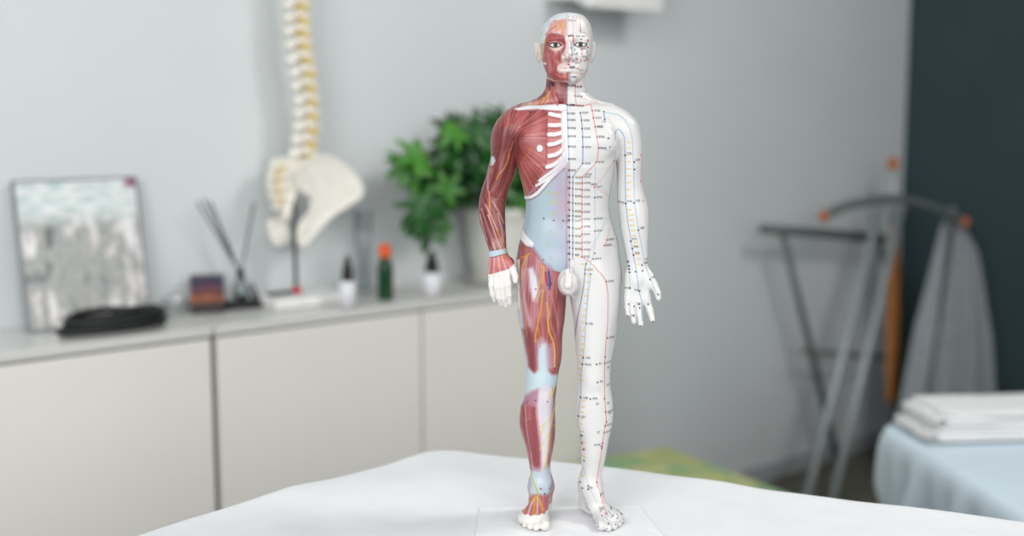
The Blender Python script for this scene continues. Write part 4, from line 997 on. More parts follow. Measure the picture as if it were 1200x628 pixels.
def wr(x, y):
    v = lambda a, b, s: float(vnoise(np.array([a]), np.array([b]), s)[0]) - 0.5
    d = math.hypot(x - 0.76, y - 0.82)
    k = min(1, max(0, (d - 0.11) / 0.10))
    a = 0.6 * x + 0.8 * y; b = -0.8 * x + 0.6 * y
    r1 = v(a * 9 + 2 * v(b * 3, a * 3, 3), b * 2.2, 11); r2 = v(a * 3.5, b * 16 + 2 * v(a * 5, b * 2, 5), 12); r3 = v(x * 30, y * 12, 13)
    return k * (0.0075 * r1 + 0.005 * r2 + 0.0015 * r3)
def build_sheet():
    ol, cen = table_outline(0.0, 0.04); NP = 420; ol, per = resample(ol, NP)
    bm = bmesh.new(); rings = []
    fr = [0.02 + 0.98 * (i / 70) ** 0.8 for i in range(71)]
    for f in fr:
        g = min(f, 1.0)
        ring = []
        for p in ol:
            q = cen + (p - cen) * (0.992 * g)
            ring.append(bm.verts.new((q.x, q.y, ZS + wr(q.x, q.y))))
        rings.append(ring)
    # rolled edge, then the hanging skirt with folds
    nrm = []
    for i in range(NP):
        t = (ol[(i + 1) % NP] - ol[i - 1]); nv = Vector((t.y, -t.x, 0)).normalized()
        if nv.dot(ol[i] - cen) < 0: nv = -nv
        nrm.append(nv)
    prof = [(0.004, -0.001), (0.008, -0.004), (0.011, -0.010), (0.0125, -0.020)] + [(0.013, -0.02 - 0.022 * k) for k in range(1, 18)]
    for o_, dz in prof:
        ring = []
        for i in range(NP):
            s = per * i / NP; dep = min(1, max(0, (-dz - 0.02) / 0.3))
            fold = 0.022 * dep * (math.sin(s * 34 + 1.5 * math.sin(s * 9)) + 0.4 * math.sin(s * 71 + 1)) + 0.018 * dep
            e = cen + (ol[i] - cen) * 0.992
            q = e + nrm[i] * (o_ + fold)
            ring.append(bm.verts.new((q.x, q.y, ZS + dz + wr(e.x, e.y) * (1 - dep))))
        rings.append(ring)
    c0 = bm.verts.new((cen.x, cen.y, ZS + wr(cen.x, cen.y)))
    for i in range(NP): bm.faces.new((c0, rings[0][i], rings[0][(i + 1) % NP]))
    for a, b in zip(rings, rings[1:]):
        for i in range(NP):
            j = (i + 1) % NP; bm.faces.new((a[i], b[i], b[j], a[j]))
    o = obj('bed_sheet', bm, mat('white_cotton', (221, 222, 224), 0.85, c2=(218, 219, 221), scale=40, bump=0.12, bscale=900, sheen=0.1))
    md = o.modifiers.new('thick', 'SOLIDIFY'); md.thickness = 0.0012; md.offset = -1
    tag(o, 'white cotton sheet spread over the table under the anatomical figure', 'bed sheet')
build_sheet()
t = thing('treatment_table', 'padded treatment table hidden under the white sheet', 'table', (0, 0, 0))
ol, cen = table_outline(0.036, 0.05); ol, _ = resample(ol, 120)
def prism(name, ol, z0, z1, m, parent, bevel=0.0):
    bm = bmesh.new()
    a = [bm.verts.new((p.x, p.y, z0)) for p in ol]; b = [bm.verts.new((p.x, p.y, z1)) for p in ol]
    bm.faces.new(b); bm.faces.new(a[::-1])
    for i in range(len(ol)):
        j = (i + 1) % len(ol); bm.faces.new((a[i], a[j], b[j], b[i]))
    return obj(name, bm, m, parent, bevel=bevel)
prism('cushion', ol, 0.62, 0.696, mat('beige_leather', (214, 205, 190), 0.5), t, 0.012)
prism('frame', resample(table_outline(0.08, 0.03)[0], 60)[0], 0.565, 0.62, mat('table_wood', (160, 120, 80), 0.5, scale=8, stretch=(1, 10, 1)), t, 0.004)
for k in (0, 1, 2, 3):
    c = [CR, CR + DB_ * LB, CR + DA * LA + DB_ * LB, CR + DA * LA][k]; p = c + (cen - c) * 0.2
    bm = bmesh.new(); add_tube(bm, [(p.x, p.y, 0.0), (p.x, p.y, 0.566)], [0.017, 0.024], 16)
    obj('leg', bm, mat('table_leg_wood', (150, 112, 76), 0.5), t)

# ---- the row of low cabinets
m_front = mat('cabinet_front', (229, 226, 221), 0.55, c2=(227, 224, 219), scale=4)
m_carc = mat('cabinet_body', (170, 168, 150), 0.6)
m_top = mat('cabinet_top', (210, 210, 206), 0.28, c2=(206, 206, 202), scale=5)
m_gap = mat('cabinet_gap', (96, 96, 78), 0.7)
xs = [0.497, 0.957, 1.416, 1.876]
names = ['beige cabinet at the end of the row, below the framed print', 'beige cabinet in the middle of the row, below the spine model', 'beige cabinet under the potted plant and bottles']
for i in range(3):
    x0, x1 = xs[i], xs[i + 1]; w = x1 - x0
    t = thing('low_cabinet', names[i], 'cabinet', ((x0 + x1) / 2, (CF + WY) / 2, 0), 0, 'row of beige cabinets')
    gl = 0.0005; gr = 0.009 if i == 0 else 0.002
    bm = bmesh.new(); add_box(bm, (0, 0.012, 0.36 + 0.02), (w - 0.012, WY - CF - 0.028, 0.64)); add_box(bm, (0, 0.02, 0.03), (w - 0.02, 0.11, 0.06))
    obj('body', bm, m_gap if i == 0 else m_carc, t, smooth=False)
    bm = bmesh.new(); add_box(bm, ((gl - gr) / 2 + 0.001, -(WY - CF) / 2 + 0.009, 0.38), (w - gl - gr - 0.003, 0.018, 0.632))
    obj('door', bm, m_front, t, smooth=False, bevel=0.002)
    bm = bmesh.new(); add_box(bm, ((gl - gr * 0.5) / 2, -0.002, CZ - 0.009), (w - gl - gr * 0.5, WY - CF - 0.004, 0.018))
    obj('top_panel', bm, m_top, t, smooth=False, bevel=0.003)
# ------------------------------------------------------------------ things standing on the cabinets
Z0 = CZ + 0.0004
m_black = mat('black_plastic', (22, 24, 25), 0.4, c2=(18, 19, 20))
m_thin = mat('thin_glass', (250, 252, 252), 0.02, trans=1.0, ior=1.035)
m_glass = mat('clear_glass', (245, 250, 250), 0.03, trans=1.0, ior=1.45)
# framed print, leaning back on the wall
def framed_print():
    br = on_y(176, 368, WY - 0.062); H = 0.268; Wd = 0.225; lean = math.atan(0.046 / H)
    t = thing('framed_print', 'glossy framed print leaning against the wall behind the black cable', 'picture', (br.x - Wd / 2, br.y, Z0), 0)
    R = Matrix.Rotation(-lean, 3, 'X')
    bm = bmesh.new(); fw = 0.0032
    for c, s in (((0, 0, fw / 2), (Wd, 0.014, fw)), ((0, 0, H - fw / 2), (Wd, 0.014, fw)), ((-Wd / 2 + fw / 2, 0, H / 2), (fw, 0.014, H - 2 * fw)), ((Wd / 2 - fw / 2, 0, H / 2), (fw, 0.014, H - 2 * fw))):
        add_box(bm, R @ Vector(c), s, R)
    obj('frame', bm, mat('dark_frame', (136, 140, 144), 0.3), t, smooth=False, bevel=0.001)
    bm = bmesh.new(); add_box(bm, R @ Vector((0, 0.001, H / 2)), (Wd - 2 * fw, 0.008, H - 2 * fw), R)
    m = bpy.data.materials.new('printed_sheet'); m.use_nodes = True; nt = m.node_tree; b = nt.nodes['Principled BSDF']
    tc = nt.nodes.new('ShaderNodeTexCoord'); sp = nt.nodes.new('ShaderNodeSeparateXYZ'); nt.links.new(tc.outputs['Object'], sp.inputs[0])
    def noise(scale, stretch, stops, det=3):
        mp = nt.nodes.new('ShaderNodeMapping'); mp.inputs['Scale'].default_value = stretch; nt.links.new(tc.outputs['Object'], mp.inputs[0])
        n = nt.nodes.new('ShaderNodeTexNoise'); n.inputs['Scale'].default_value = scale; n.inputs['Detail'].default_value = det; nt.links.new(mp.outputs[0], n.inputs['Vector'])
        r = nt.nodes.new('ShaderNodeValToRGB'); nt.links.new(n.outputs['Fac'], r.inputs[0]); els = r.color_ramp.elements
        els[0].position, els[0].color = stops[0][0], lin(stops[0][1]) + (1,); els[1].position, els[1].color = stops[-1][0], lin(stops[-1][1]) + (1,)
        for p_, c_ in stops[1:-1]: e = els.new(p_); e.color = lin(c_) + (1,)
        return r
    body = noise(26, (1.6, 1, 0.7), [(0.32, (116, 120, 120)), (0.44, (184, 186, 182)), (0.50, (156, 160, 154)), (0.57, (206, 200, 200)), (0.68, (240, 240, 238))], 5)  # printed blotches; the whitest stop also paints in glare
    head = noise(60, (0.5, 1, 3.0), [(0.40, (190, 208, 204)), (0.6, (236, 238, 238))])
    rz = nt.nodes.new('ShaderNodeMapRange'); rz.inputs[1].default_value = 0.178; rz.inputs[2].default_value = 0.205; nt.links.new(sp.outputs['Z'], rz.inputs[0])
    mx = nt.nodes.new('ShaderNodeMix'); mx.data_type = 'RGBA'; nt.links.new(rz.outputs[0], mx.inputs[0]); nt.links.new(body.outputs[0], mx.inputs[6]); nt.links.new(head.outputs[0], mx.inputs[7])
    # magenta mark in the printed corner
    def step(sock, a, b_):
        r = nt.nodes.new('ShaderNodeMapRange'); r.inputs[1].default_value = a; r.inputs[2].default_value = b_; nt.links.new(sock, r.inputs[0]); return r.outputs[0]
    mul = nt.nodes.new('ShaderNodeMath'); mul.operation = 'MULTIPLY'; nt.links.new(step(sp.outputs['X'], Wd / 2 - 0.028, Wd / 2 - 0.016), mul.inputs[0]); nt.links.new(step(sp.outputs['Z'], H - 0.028, H - 0.018), mul.inputs[1])
    m2 = nt.nodes.new('ShaderNodeMix'); m2.data_type = 'RGBA'; nt.links.new(mul.outputs[0], m2.inputs[0]); nt.links.new(mx.outputs[2], m2.inputs[6]); m2.inputs[7].default_value = lin((150, 84, 112)) + (1,)
    nt.links.new(m2.outputs[2], b.inputs['Base Color']); b.inputs['Roughness'].default_value = 0.3; b.inputs['Coat Weight'].default_value = 0.6; b.inputs['Coat Roughness'].default_value = 0.12
    obj('print', bm, m, t, smooth=False)
framed_print()

# coiled black cable
def cable():
    c = on_z(124, 386, Z0)
    cx, cy = c.x, 2.036
    pts = []; n = 3 * 44
    for i in range(n):
        a = 2 * math.pi * i / 44; k = i / 44
        ra = 0.090 + 0.006 * math.sin(k * 2.3) - 0.002 * k; rb = 0.040 + 0.003 * math.sin(k * 3.1 + 1)
        x = ra * math.cos(a) + 0.004 * math.sin(2 * a + k); y = rb * math.sin(a) + 0.003 * math.cos(3 * a + k)
        pts.append((cx + x, cy + y, Z0 + 0.0062 + 0.0080 * min(k, 3.6) + (0.0045 * k * max(0, math.sin(a)) if k > 1 else 0)))
    e = pts[-1]
    pts += [(e[0] - 0.01, e[1] + 0.015, e[2] + 0.006), (e[0] - 0.04, e[1] + 0.03, e[2] + 0.004), (e[0] - 0.08, e[1] + 0.022, e[2] + 0.002)]
    bm = bmesh.new(); add_tube(bm, pts, 0.0060, 10)
    tag(obj('cable_coil', bm, mat('black_rubber', (26, 28, 29), 0.5, c2=(20, 22, 23))), 'coiled black cable lying on the cabinet in front of the framed print', 'cable')
cable()

# glass ornament beside the print
def glass_dish():
    c = on_y(205, 366, WY - 0.034)
    bm = bmesh.new()
    add_lathe(bm, [(0, 0.0), (0.019, 0.0), (0.021, 0.002), (0.012, 0.007), (0.011, 0.010), (0.021, 0.017), (0.0235, 0.028), (0.022, 0.030), (0.019, 0.019), (0.009, 0.0125), (0, 0.0115)], (0, 0, 0), 10)
    o = obj('glass_candle_holder', bm, mat('cut_crystal', (244, 248, 248), 0.06, trans=0.75, ior=1.5), smooth=False); o.location = (c.x, c.y, Z0)
    tag(o, 'small faceted clear glass candle holder beside the sunset box', 'candle holder')
glass_dish()

def sunset_box():
    c = on_z(248, 364, Z0); t = thing('printed_box', 'small dark box printed with a purple and orange sunset', 'box', (on_y(244, 364, WY - 0.052).x, WY - 0.052, Z0), math.radians(-28))
    bm = bmesh.new(); add_box(bm, (0, 0, 0.0335), (0.062, 0.05, 0.067))
    m = bpy.data.materials.new('sunset_print'); m.use_nodes = True; nt = m.node_tree; b = nt.nodes['Principled BSDF']
    tc = nt.nodes.new('ShaderNodeTexCoord'); sp = nt.nodes.new('ShaderNodeSeparateXYZ'); nt.links.new(tc.outputs['Object'], sp.inputs[0])
    no = nt.nodes.new('ShaderNodeTexNoise'); no.inputs['Scale'].default_value = 70; nt.links.new(tc.outputs['Object'], no.inputs['Vector'])
    ad = nt.nodes.new('ShaderNodeMath'); ad.operation = 'MULTIPLY_ADD'; nt.links.new(no.outputs['Fac'], ad.inputs[0]); ad.inputs[1].default_value = 0.02; nt.links.new(sp.outputs['Z'], ad.inputs[2])
    r = nt.nodes.new('ShaderNodeValToRGB'); mr = nt.nodes.new('ShaderNodeMapRange'); mr.inputs[1].default_value = 0.01; mr.inputs[2].default_value = 0.077
    nt.links.new(ad.outputs[0], mr.inputs[0]); nt.links.new(mr.outputs[0], r.inputs[0])
    st = [(0.0, (26, 22, 26)), (0.26, (44, 30, 34)), (0.36, (110, 64, 42)), (0.46, (160, 92, 58)), (0.56, (92, 48, 46)), (0.68, (100, 54, 66)), (0.82, (64, 44, 74)), (1.0, (44, 38, 62))]
    els = r.color_ramp.elements; els[0].color = lin(st[0][1]) + (1,); els[1].position = 1.0; els[1].color = lin(st[-1][1]) + (1,)
    for p_, c_ in st[1:-1]: e = els.new(p_); e.color = lin(c_) + (1,)
    nt.links.new(r.outputs[0], b.inputs['Base Color']); b.inputs['Roughness'].default_value = 0.4
    obj('carton', bm, m, t, smooth=False, bevel=0.001)
    bm = bmesh.new(); add_box(bm, (0, 0, 0.0685), (0.0635, 0.0515, 0.003)); obj('lid', bm, mat('box_lid', (64, 54, 84), 0.4), t, smooth=False, bevel=0.0008)
sunset_box()

def reed_diffuser():
    c = on_z(283, 362, Z0 + 0.006) ; c.y = min(c.y, WY - 0.07)
    tr = on_y(284, 361, WY - 0.05); tr.z = Z0
    t0 = thing('black_tray', 'flat black tray under the reed diffuser', 'tray', (tr.x, tr.y, Z0), math.radians(-12))
    bm = bmesh.new(); add_box(bm, (0, 0, 0.003), (0.086, 0.05, 0.006)); obj('plate', bm, m_black, t0, smooth=False, bevel=0.0015)
    bm = bmesh.new()
    for s in (-1, 1): add_box(bm, (s * 0.0415, 0, 0.0085), (0.003, 0.05, 0.007)); add_box(bm, (0, s * 0.0235, 0.008), (0.086, 0.003, 0.007))
    obj('rim', bm, m_black, t0, smooth=False, bevel=0.0008)
    b0 = Vector((tr.x - 0.001, tr.y + 0.002, Z0 + 0.0064))
    t = thing('reed_diffuser', 'clear glass reed diffuser with black reeds standing on the black tray', 'diffuser', b0)
    bm = bmesh.new()
    add_lathe(bm, [(0, 0), (0.0125, 0), (0.0138, 0.002), (0.0138, 0.040), (0.010, 0.048), (0.0062, 0.052), (0.0062, 0.062), (0.0048, 0.062), (0.0048, 0.051), (0.009, 0.046), (0.012, 0.039), (0.012, 0.004), (0, 0.003)], (0, 0, 0), 28)
    obj('bottle', bm, m_glass, t)
    bm = bmesh.new(); add_lathe(bm, [(0.0075, 0.056), (0.0078, 0.057), (0.0078, 0.068), (0.007, 0.069), (0.005, 0.069), (0.005, 0.0625), (0.0075, 0.0625)], (0, 0, 0), 24); obj('collar', bm, m_black, t)
    neck = Vector((0, 0, 0.066))
    for u, v, k in ((231, 237, -1), (238.5, 233, 0), (246, 236, 1), (298, 237, 0.5)):
        tip = on_y(u, v, b0.y + 0.006 * k + 0.004) - b0
        nk = neck + Vector((0.0022 * (1 if u > 280 else -1), 0.0012 * k, 0)); dr = (tip - nk).normalized()
        bt = nk - dr * 0.055
        if bt.z < 0.005: bt = nk - dr * ((nk.z - 0.005) / dr.z)
        lim = 0.0095
        q = Vector((bt.x, bt.y, 0))
        if q.length > lim:
            f = lim / q.length; bt = nk + (bt - nk) * f
        bm = bmesh.new(); add_tube(bm, [bt, tip], 0.0019, 8); obj('reed', bm, mat('black_reed', (34, 38, 40), 0.6), t)
    # two short black incense cones leaning on the tray
    for k, (u0, v0, u1, v1) in enumerate(((289, 333, 300, 355), (295, 331, 305, 355))):
        a = on_y(u0, v0, tr.y - 0.012); b_ = on_y(u1, v1, tr.y - 0.016)
        b_.z = Z0 + 0.0085 ; a.z = max(a.z, Z0 + 0.03)
        bm = bmesh.new(); add_tube(bm, [b_, b_.lerp(a, 0.3), a], [0.0036, 0.0034, 0.002], 12)
        tag(obj('black_stick', bm, m_black), ['short black stick leaning on the tray, nearer the diffuser bottle', 'short black stick leaning at the tray edge, nearer the spine model'][k], 'stick', 'black sticks on the tray')
reed_diffuser()

# ---- bottles
def dropper(u, vb, vt, vs, w_px, label, name='dropper_bottle'):
    c = on_z(u, vb, Z0); px = (c - Vector((0, 0, HC))).length / F; H = (vb - vt) * px * 1.0; hs = (vb - vs) * px; r = w_px * px / 2
    t = thing(name, label, 'bottle', (c.x, c.y + r, Z0), 0, 'white labelled dropper bottles')
    bm = bmesh.new(); add_lathe(bm, [(0, 0), (r * 0.92, 0), (r * 0.97, 0.002), (r * 0.97, hs * 0.93), (r * 0.8, hs * 0.98), (r * 0.55, hs), (r * 0.5, hs + 0.004), (0, hs + 0.004)], seg=32)
    obj('glass_body', bm, mat('dark_amber_glass', (62, 44, 34), 0.15), t)
    bm = bmesh.new(); add_lathe(bm, [(r * 0.98, hs * 0.02), (r, hs * 0.02), (r, hs * 0.95), (r * 0.98, hs * 0.95)], seg=32)
    o = obj('paper_label', bm, mat('white_label', (236, 235, 240), 0.5), t); o['label'] = 'white paper wrapped round the bottle'
    q = H - hs
    bm = bmesh.new(); add_lathe(bm, [(r * 0.56, hs + 0.001), (r * 0.68, hs + 0.001), (r * 0.7, hs + 0.003), (r * 0.66, hs + q * 0.40), (r * 0.5, hs + q * 0.44), (r * 0.0, hs + q * 0.44)], seg=28); cp = obj('cap', bm, m_black, t)
    bm = bmesh.new(); add_lathe(bm, [(0, hs + q * 0.42), (r * 0.5, hs + q * 0.42), (r * 0.46, hs + q * 0.6), (r * 0.34, hs + q * 0.82), (r * 0.22, hs + q * 0.95), (0, hs + q)], seg=24); obj('rubber_bulb', bm, m_black, t)
dropper(413, 361.5, 300, 328, 19, 'small white labelled dropper bottle between the spine model and the green bottle')
dropper(513, 349, 294, 318, 22.5, 'small white labelled dropper bottle standing below the plant leaves')
def green_bottle():
    c = on_z(457, 352, Z0); px = (c - Vector((0, 0, HC))).length / F; r = 9.2 * px; H = 66 * px
    t = thing('green_bottle', 'slim dark green bottle with a bright orange cap', 'bottle', (c.x, c.y + r, Z0))
    hb = H - 15.5 * px
    bm = bmesh.new(); add_lathe(bm, [(0, 0), (r * 0.9, 0), (r, 0.003), (r, hb * 0.74), (r * 0.9, hb * 0.84), (r * 0.62, hb * 0.95), (r * 0.55, hb), (r * 0.5, hb + 0.004), (0, hb + 0.004)], seg=36)
    obj('glass_body', bm, mat('green_glass', (18, 74, 40), 0.15, c2=(14, 60, 32), scale=20), t)
    bm = bmesh.new(); n = 18
    a = []; b = []
    for i in range(n + 1):
        th = -1.95 + 1.5 * i / n
        x, y = r * 1.012 * math.cos(th + 0.55), r * 1.012 * math.sin(th + 0.55)
        a.append(bm.verts.new((x, y, hb * 0.06))); b.append(bm.verts.new((x, y, hb * 0.62)))
    for i in range(n): bm.faces.new((a[i], a[i + 1], b[i + 1], b[i]))
    o = obj('paper_label', bm, mat('brown_label', (88, 72, 54), 0.5), t); md = o.modifiers.new('t', 'SOLIDIFY'); md.thickness = 0.0004; md.offset = 0
    bm = bmesh.new(); add_lathe(bm, [(r * 0.57, hb - 0.001), (r * 0.72, hb - 0.001), (r * 0.78, hb + 0.002), (r * 0.8, hb + 9 * px), (r * 0.66, hb + 14 * px), (r * 0.3, hb + 15.5 * px), (0, hb + 15.5 * px)], seg=28)
    o = obj('cap', bm, mat('orange_plastic', (246, 102, 36), 0.4), t); o['label'] = 'bright orange cap'
green_bottle()
def glass_vase():
    c = on_y(427, 333, WY - 0.032); px = c.y / 0.83 / F
    bm = bmesh.new(); r = 0.0185; H = 0.175
    add_lathe(bm, [(0, 0), (r, 0), (r, H), (r - 0.0022, H), (r - 0.0022, 0.006), (0, 0.006)], seg=40)
    o = obj('glass_vase', bm, m_thin); o.location = (c.x, c.y, Z0)
    tag(o, 'tall clear glass cylinder vase by the wall between spine model and plant', 'vase')
glass_vase()

# ---- spine model
def spine_model():
    YS = 2.108
    m_bone = mat('ivory_bone', (243, 240, 232), 0.5, c2=(236, 231, 219), scale=60)
    m_disc = mat('ivory_disc', (236, 222, 182), 0.5, c2=(238, 230, 206), scale=80)
    m_nerve = mat('yellow_nerve', (232, 200, 84), 0.5)
    m_pole = mat('dark_pole', (66, 72, 76), 0.35, metal=0.6)
    foot = on_y(347, 345, YS + 0.005)
    t = thing('spine_model', 'ivory spine model with pelvis hanging on a dark pole with white base', 'anatomical model', (foot.x, YS, Z0))
    o0 = Vector((foot.x, YS, Z0))
    L = lambda u, v, dy=0.0: on_y(u, v, YS + dy) - o0
    # base
    xa = L(309, 360, -0.04).x + 0.02; xb = L(404, 355, -0.04).x
    bm = bmesh.new(); add_box(bm, ((xa + xb) / 2, -0.002, 0.0105), (xb - xa, 0.104, 0.021)); obj('base', bm, mat('white_stand', (238, 238, 236), 0.4), t, smooth=False, bevel=0.005)
    bm = bmesh.new(); add_tube(bm, [(0, 0.005, 0.020), (0, 0.005, L(347, 226).z)], 0.0042, 14); obj('pole', bm, m_pole, t)
    bm = bmesh.new(); q = L(316, 341, 0.0); add_box(bm, (q.x / 2, 0.005, 0.0245), (abs(q.x), 0.012, 0.007)); obj('foot_bar', bm, m_black, t, smooth=False, bevel=0.001)
    bm = bmesh.new(); add_tube(bm, [(-0.007, 0.002, 0.0265), (0.007, 0.002, 0.0265)], 0.0075, 14); o = obj('clamp_screw', bm, mat('red_plastic', (206, 44, 40), 0.4), t); o['label'] = 'red screw'
    # vertebrae from the pelvis up; the model stands side-on
    cen = smooth_path([L(349, -46), L(346.5, -14), L(348.5, 3), L(349, 21), L(348.5, 33), L(350.5, 50), L(352, 66), L(356, 82), L(356.5, 98), L(360, 116), L(360.5, 131), L(360, 147), L(358.5, 165), L(356, 180)], 12)
    stops = [-62, -44, -29, -13, 3, 19.5, 34.5, 50, 66, 82, 98.5, 115, 131.5, 148, 164, 179]
    def at_v(v):
        return L(float(np.interp(v, [-62, -14, 3, 21, 33, 50, 66, 82, 98, 116, 131, 147, 165, 180], [348, 347, 349, 350, 349.5, 351.5, 353, 357, 357.5, 360.5, 361, 361, 359, 357])), v)
    for k, v in enumerate(stops):
        c = at_v(v); sc = 0.98 + 0.40 * (k / len(stops)); h = 0.0125
        d = (at_v(v - 4) - at_v(v + 4)).normalized()
        xv = (Vector((1, 0, 0)) - d * d.x).normalized(); yv = d.cross(xv); R = Matrix((xv, yv, d)).transposed()
        def tp(p): return c + R @ Vector(p)
        bm = bmesh.new()
        # body drum: the local axis is the spine's
        prof = [(0, -h / 2), (0.0118, -h / 2), (0.0126, -h * 0.36), (0.0100, 0), (0.0126, h * 0.36), (0.0118, h / 2), (0, h / 2)]
        b2 = bmesh.new(); add_lathe(b2, [(r * sc, z) for r, z in prof], seg=22)
        for vv in b2.verts: vv.co = tp((vv.co.x + 0.012, vv.co.y, vv.co.z))
        me_ = bpy.data.meshes.new('tmp'); b2.to_mesh(me_); b2.free(); bm.from_mesh(me_); bpy.data.meshes.remove(me_)
        low = k > 9
        sx = -0.024 if low else -0.026
        add_tube(bm, [tp((0.004, 0, 0.001)), tp((-0.010 * sc, 0, -0.001)), tp((sx * sc * 0.85, 0, -0.005)), tp((sx * sc, 0, -0.010 if not low else -0.006))], [0.0060 * sc, 0.0065 * sc, 0.0082 * sc, 0.0064 * sc], 12)
        for s in (-1, 1):
            add_tube(bm, [tp((0.001, s * 0.004, 0.001)), tp((-0.004, s * 0.012 * sc, 0.002)), tp((-0.009, s * 0.021 * sc, 0.001))], [0.0052 * sc, 0.0046 * sc, 0.0036 * sc], 10)
            add_ball(bm, tp((-0.007, s * 0.008 * sc, h * 0.45)), (0.0045 * sc, 0.004 * sc, 0.006 * sc), 10, 8)
        ob = obj('vertebra', bm, m_bone, t)
        bm = bmesh.new()
        for s in (-1, 1): add_tube(bm, [tp((-0.001, s * 0.006, -h * 0.35)), tp((0.002, s * 0.014 * sc, -h * 0.5)), tp((0.008, s * 0.017 * sc, -h * 0.95))], [0.0058, 0.0056, 0.0042], 8)
        ob = obj('nerve_root', bm, m_nerve, t)
        if k < len(stops) - 1:
            n = (at_v(v) + at_v(stops[k + 1])) / 2
            b2 = bmesh.new(); add_lathe(b2, [(0, -0.0065), (0.0115 * sc, -0.0065), (0.0125 * sc, 0), (0.0115 * sc, 0.0065), (0, 0.0065)], seg=22)
            for vv in b2.verts: vv.co = n + R @ Vector((vv.co.x + 0.012, vv.co.y, vv.co.z))
            obj('disc', b2, m_disc, t)
    # pelvis: each hip bone is a curved plate with a thick rim, grown from its outline
    hip = [(343.5, 200), (350, 192), (357, 187), (368, 182.5), (380, 181), (392, 186), (402, 194), (411, 204), (417, 215), (419, 226), (414, 234), (406, 240), (397, 247), (388, 254), (379, 263), (370, 273), (363, 281), (356, 288), (350, 290), (346.5, 284), (347, 272), (350, 262), (356, 255), (363, 247), (364.5, 236), (361, 229), (354, 226), (347, 216)]
    sac = [(322, 187), (333, 184), (346, 186), (358, 186), (357, 198), (350, 212), (345, 226), (341, 240), (338, 254), (334, 262), (330, 252), (324, 242), (317, 228), (315, 210)]
    far = [(314, 262), (320, 256), (330, 258), (338, 268), (340, 282), (333, 288), (322, 288), (316, 280)]
    def plate(name, pts, dy, th, bowl, m, holes=(), tilt=0.0):
        pl = np.array([(L(u, v, dy).x, L(u, v, dy).z) for u, v in pts]); h = 0.0022
        # round the outline
        lo = pl.min(0) - 0.012; hi = pl.max(0) + 0.012; yl = 0.05
        ax = np.arange(lo[0], hi[0], h); ay = np.arange(-yl, yl, h); az = np.arange(lo[1], hi[1], h)
        X, Y, Z = np.meshgrid(ax, ay, az, indexing='ij')
        X2, Z2 = np.meshgrid(ax, az, indexing='ij')
        d2 = poly_sdf(X2, Z2, pl)
        for hu, hv, hr in holes:
            hc = L(hu, hv, dy); d2 = np.maximum(d2, hr - np.hypot(X2 - hc.x, Z2 - hc.z))
        c = pl.mean(0); sz = (hi - lo) / 2
        ymid = bowl * (((X2 - c[0]) / sz[0]) ** 2 + ((Z2 - c[1]) / sz[1]) ** 2) + tilt * (X2 - c[0])
        rim = np.exp(-(np.clip(-d2, 0, 1) / 0.006) ** 2)
        thk = th * (0.65 + 0.75 * rim) + 0.0012 * (vnoise(X2 / 0.012, Z2 / 0.012, 3) - 0.5)
        f = smax(d2[:, None, :], np.abs(Y - ymid[:, None, :]) - thk[:, None, :], 0.006)
        V, Q = surface_nets(f, (ax[0], ay[0], az[0]), h)
        V[:, 1] += dy
        return link_mesh(name, np_mesh(name, V, Q), m, t)
    plate('hip_bone', hip, -0.026, 0.005, -0.012, m_bone, holes=((356.5, 268, 0.0),), tilt=-0.10)
    plate('sacrum', sac, -0.004, 0.010, 0.008, m_bone)
    plate('hip_bone', [(u - 31, v) for u, v in hip if u < 390] if False else far + [], 0.020, 0.007, 0.006, m_bone)
    bm = bmesh.new()
    for k, (u, v) in enumerate(((321, 196), (318, 208), (317.5, 220), (319, 232), (322, 243))):
        for dy in (-0.018, -0.010): add_ball(bm, L(u + (4 if dy > -0.015 else 0), v, dy), (0.0062, 0.006, 0.0072), 12, 8)
    obj('sacral_ridge', bm, m_bone, t)
    bm = bmesh.new()
    for u, v, du in ((327, 200, 9), (325, 213, 9), (325, 226, 9), (327, 238, 7)):
        add_tube(bm, [L(u + du, v - 5, -0.014), L(u, v, -0.019), L(u - 6, v + 8, -0.017)], [0.0024, 0.0022, 0.0014], 8)
    obj('nerve_root', bm, m_nerve, t)
spine_model()

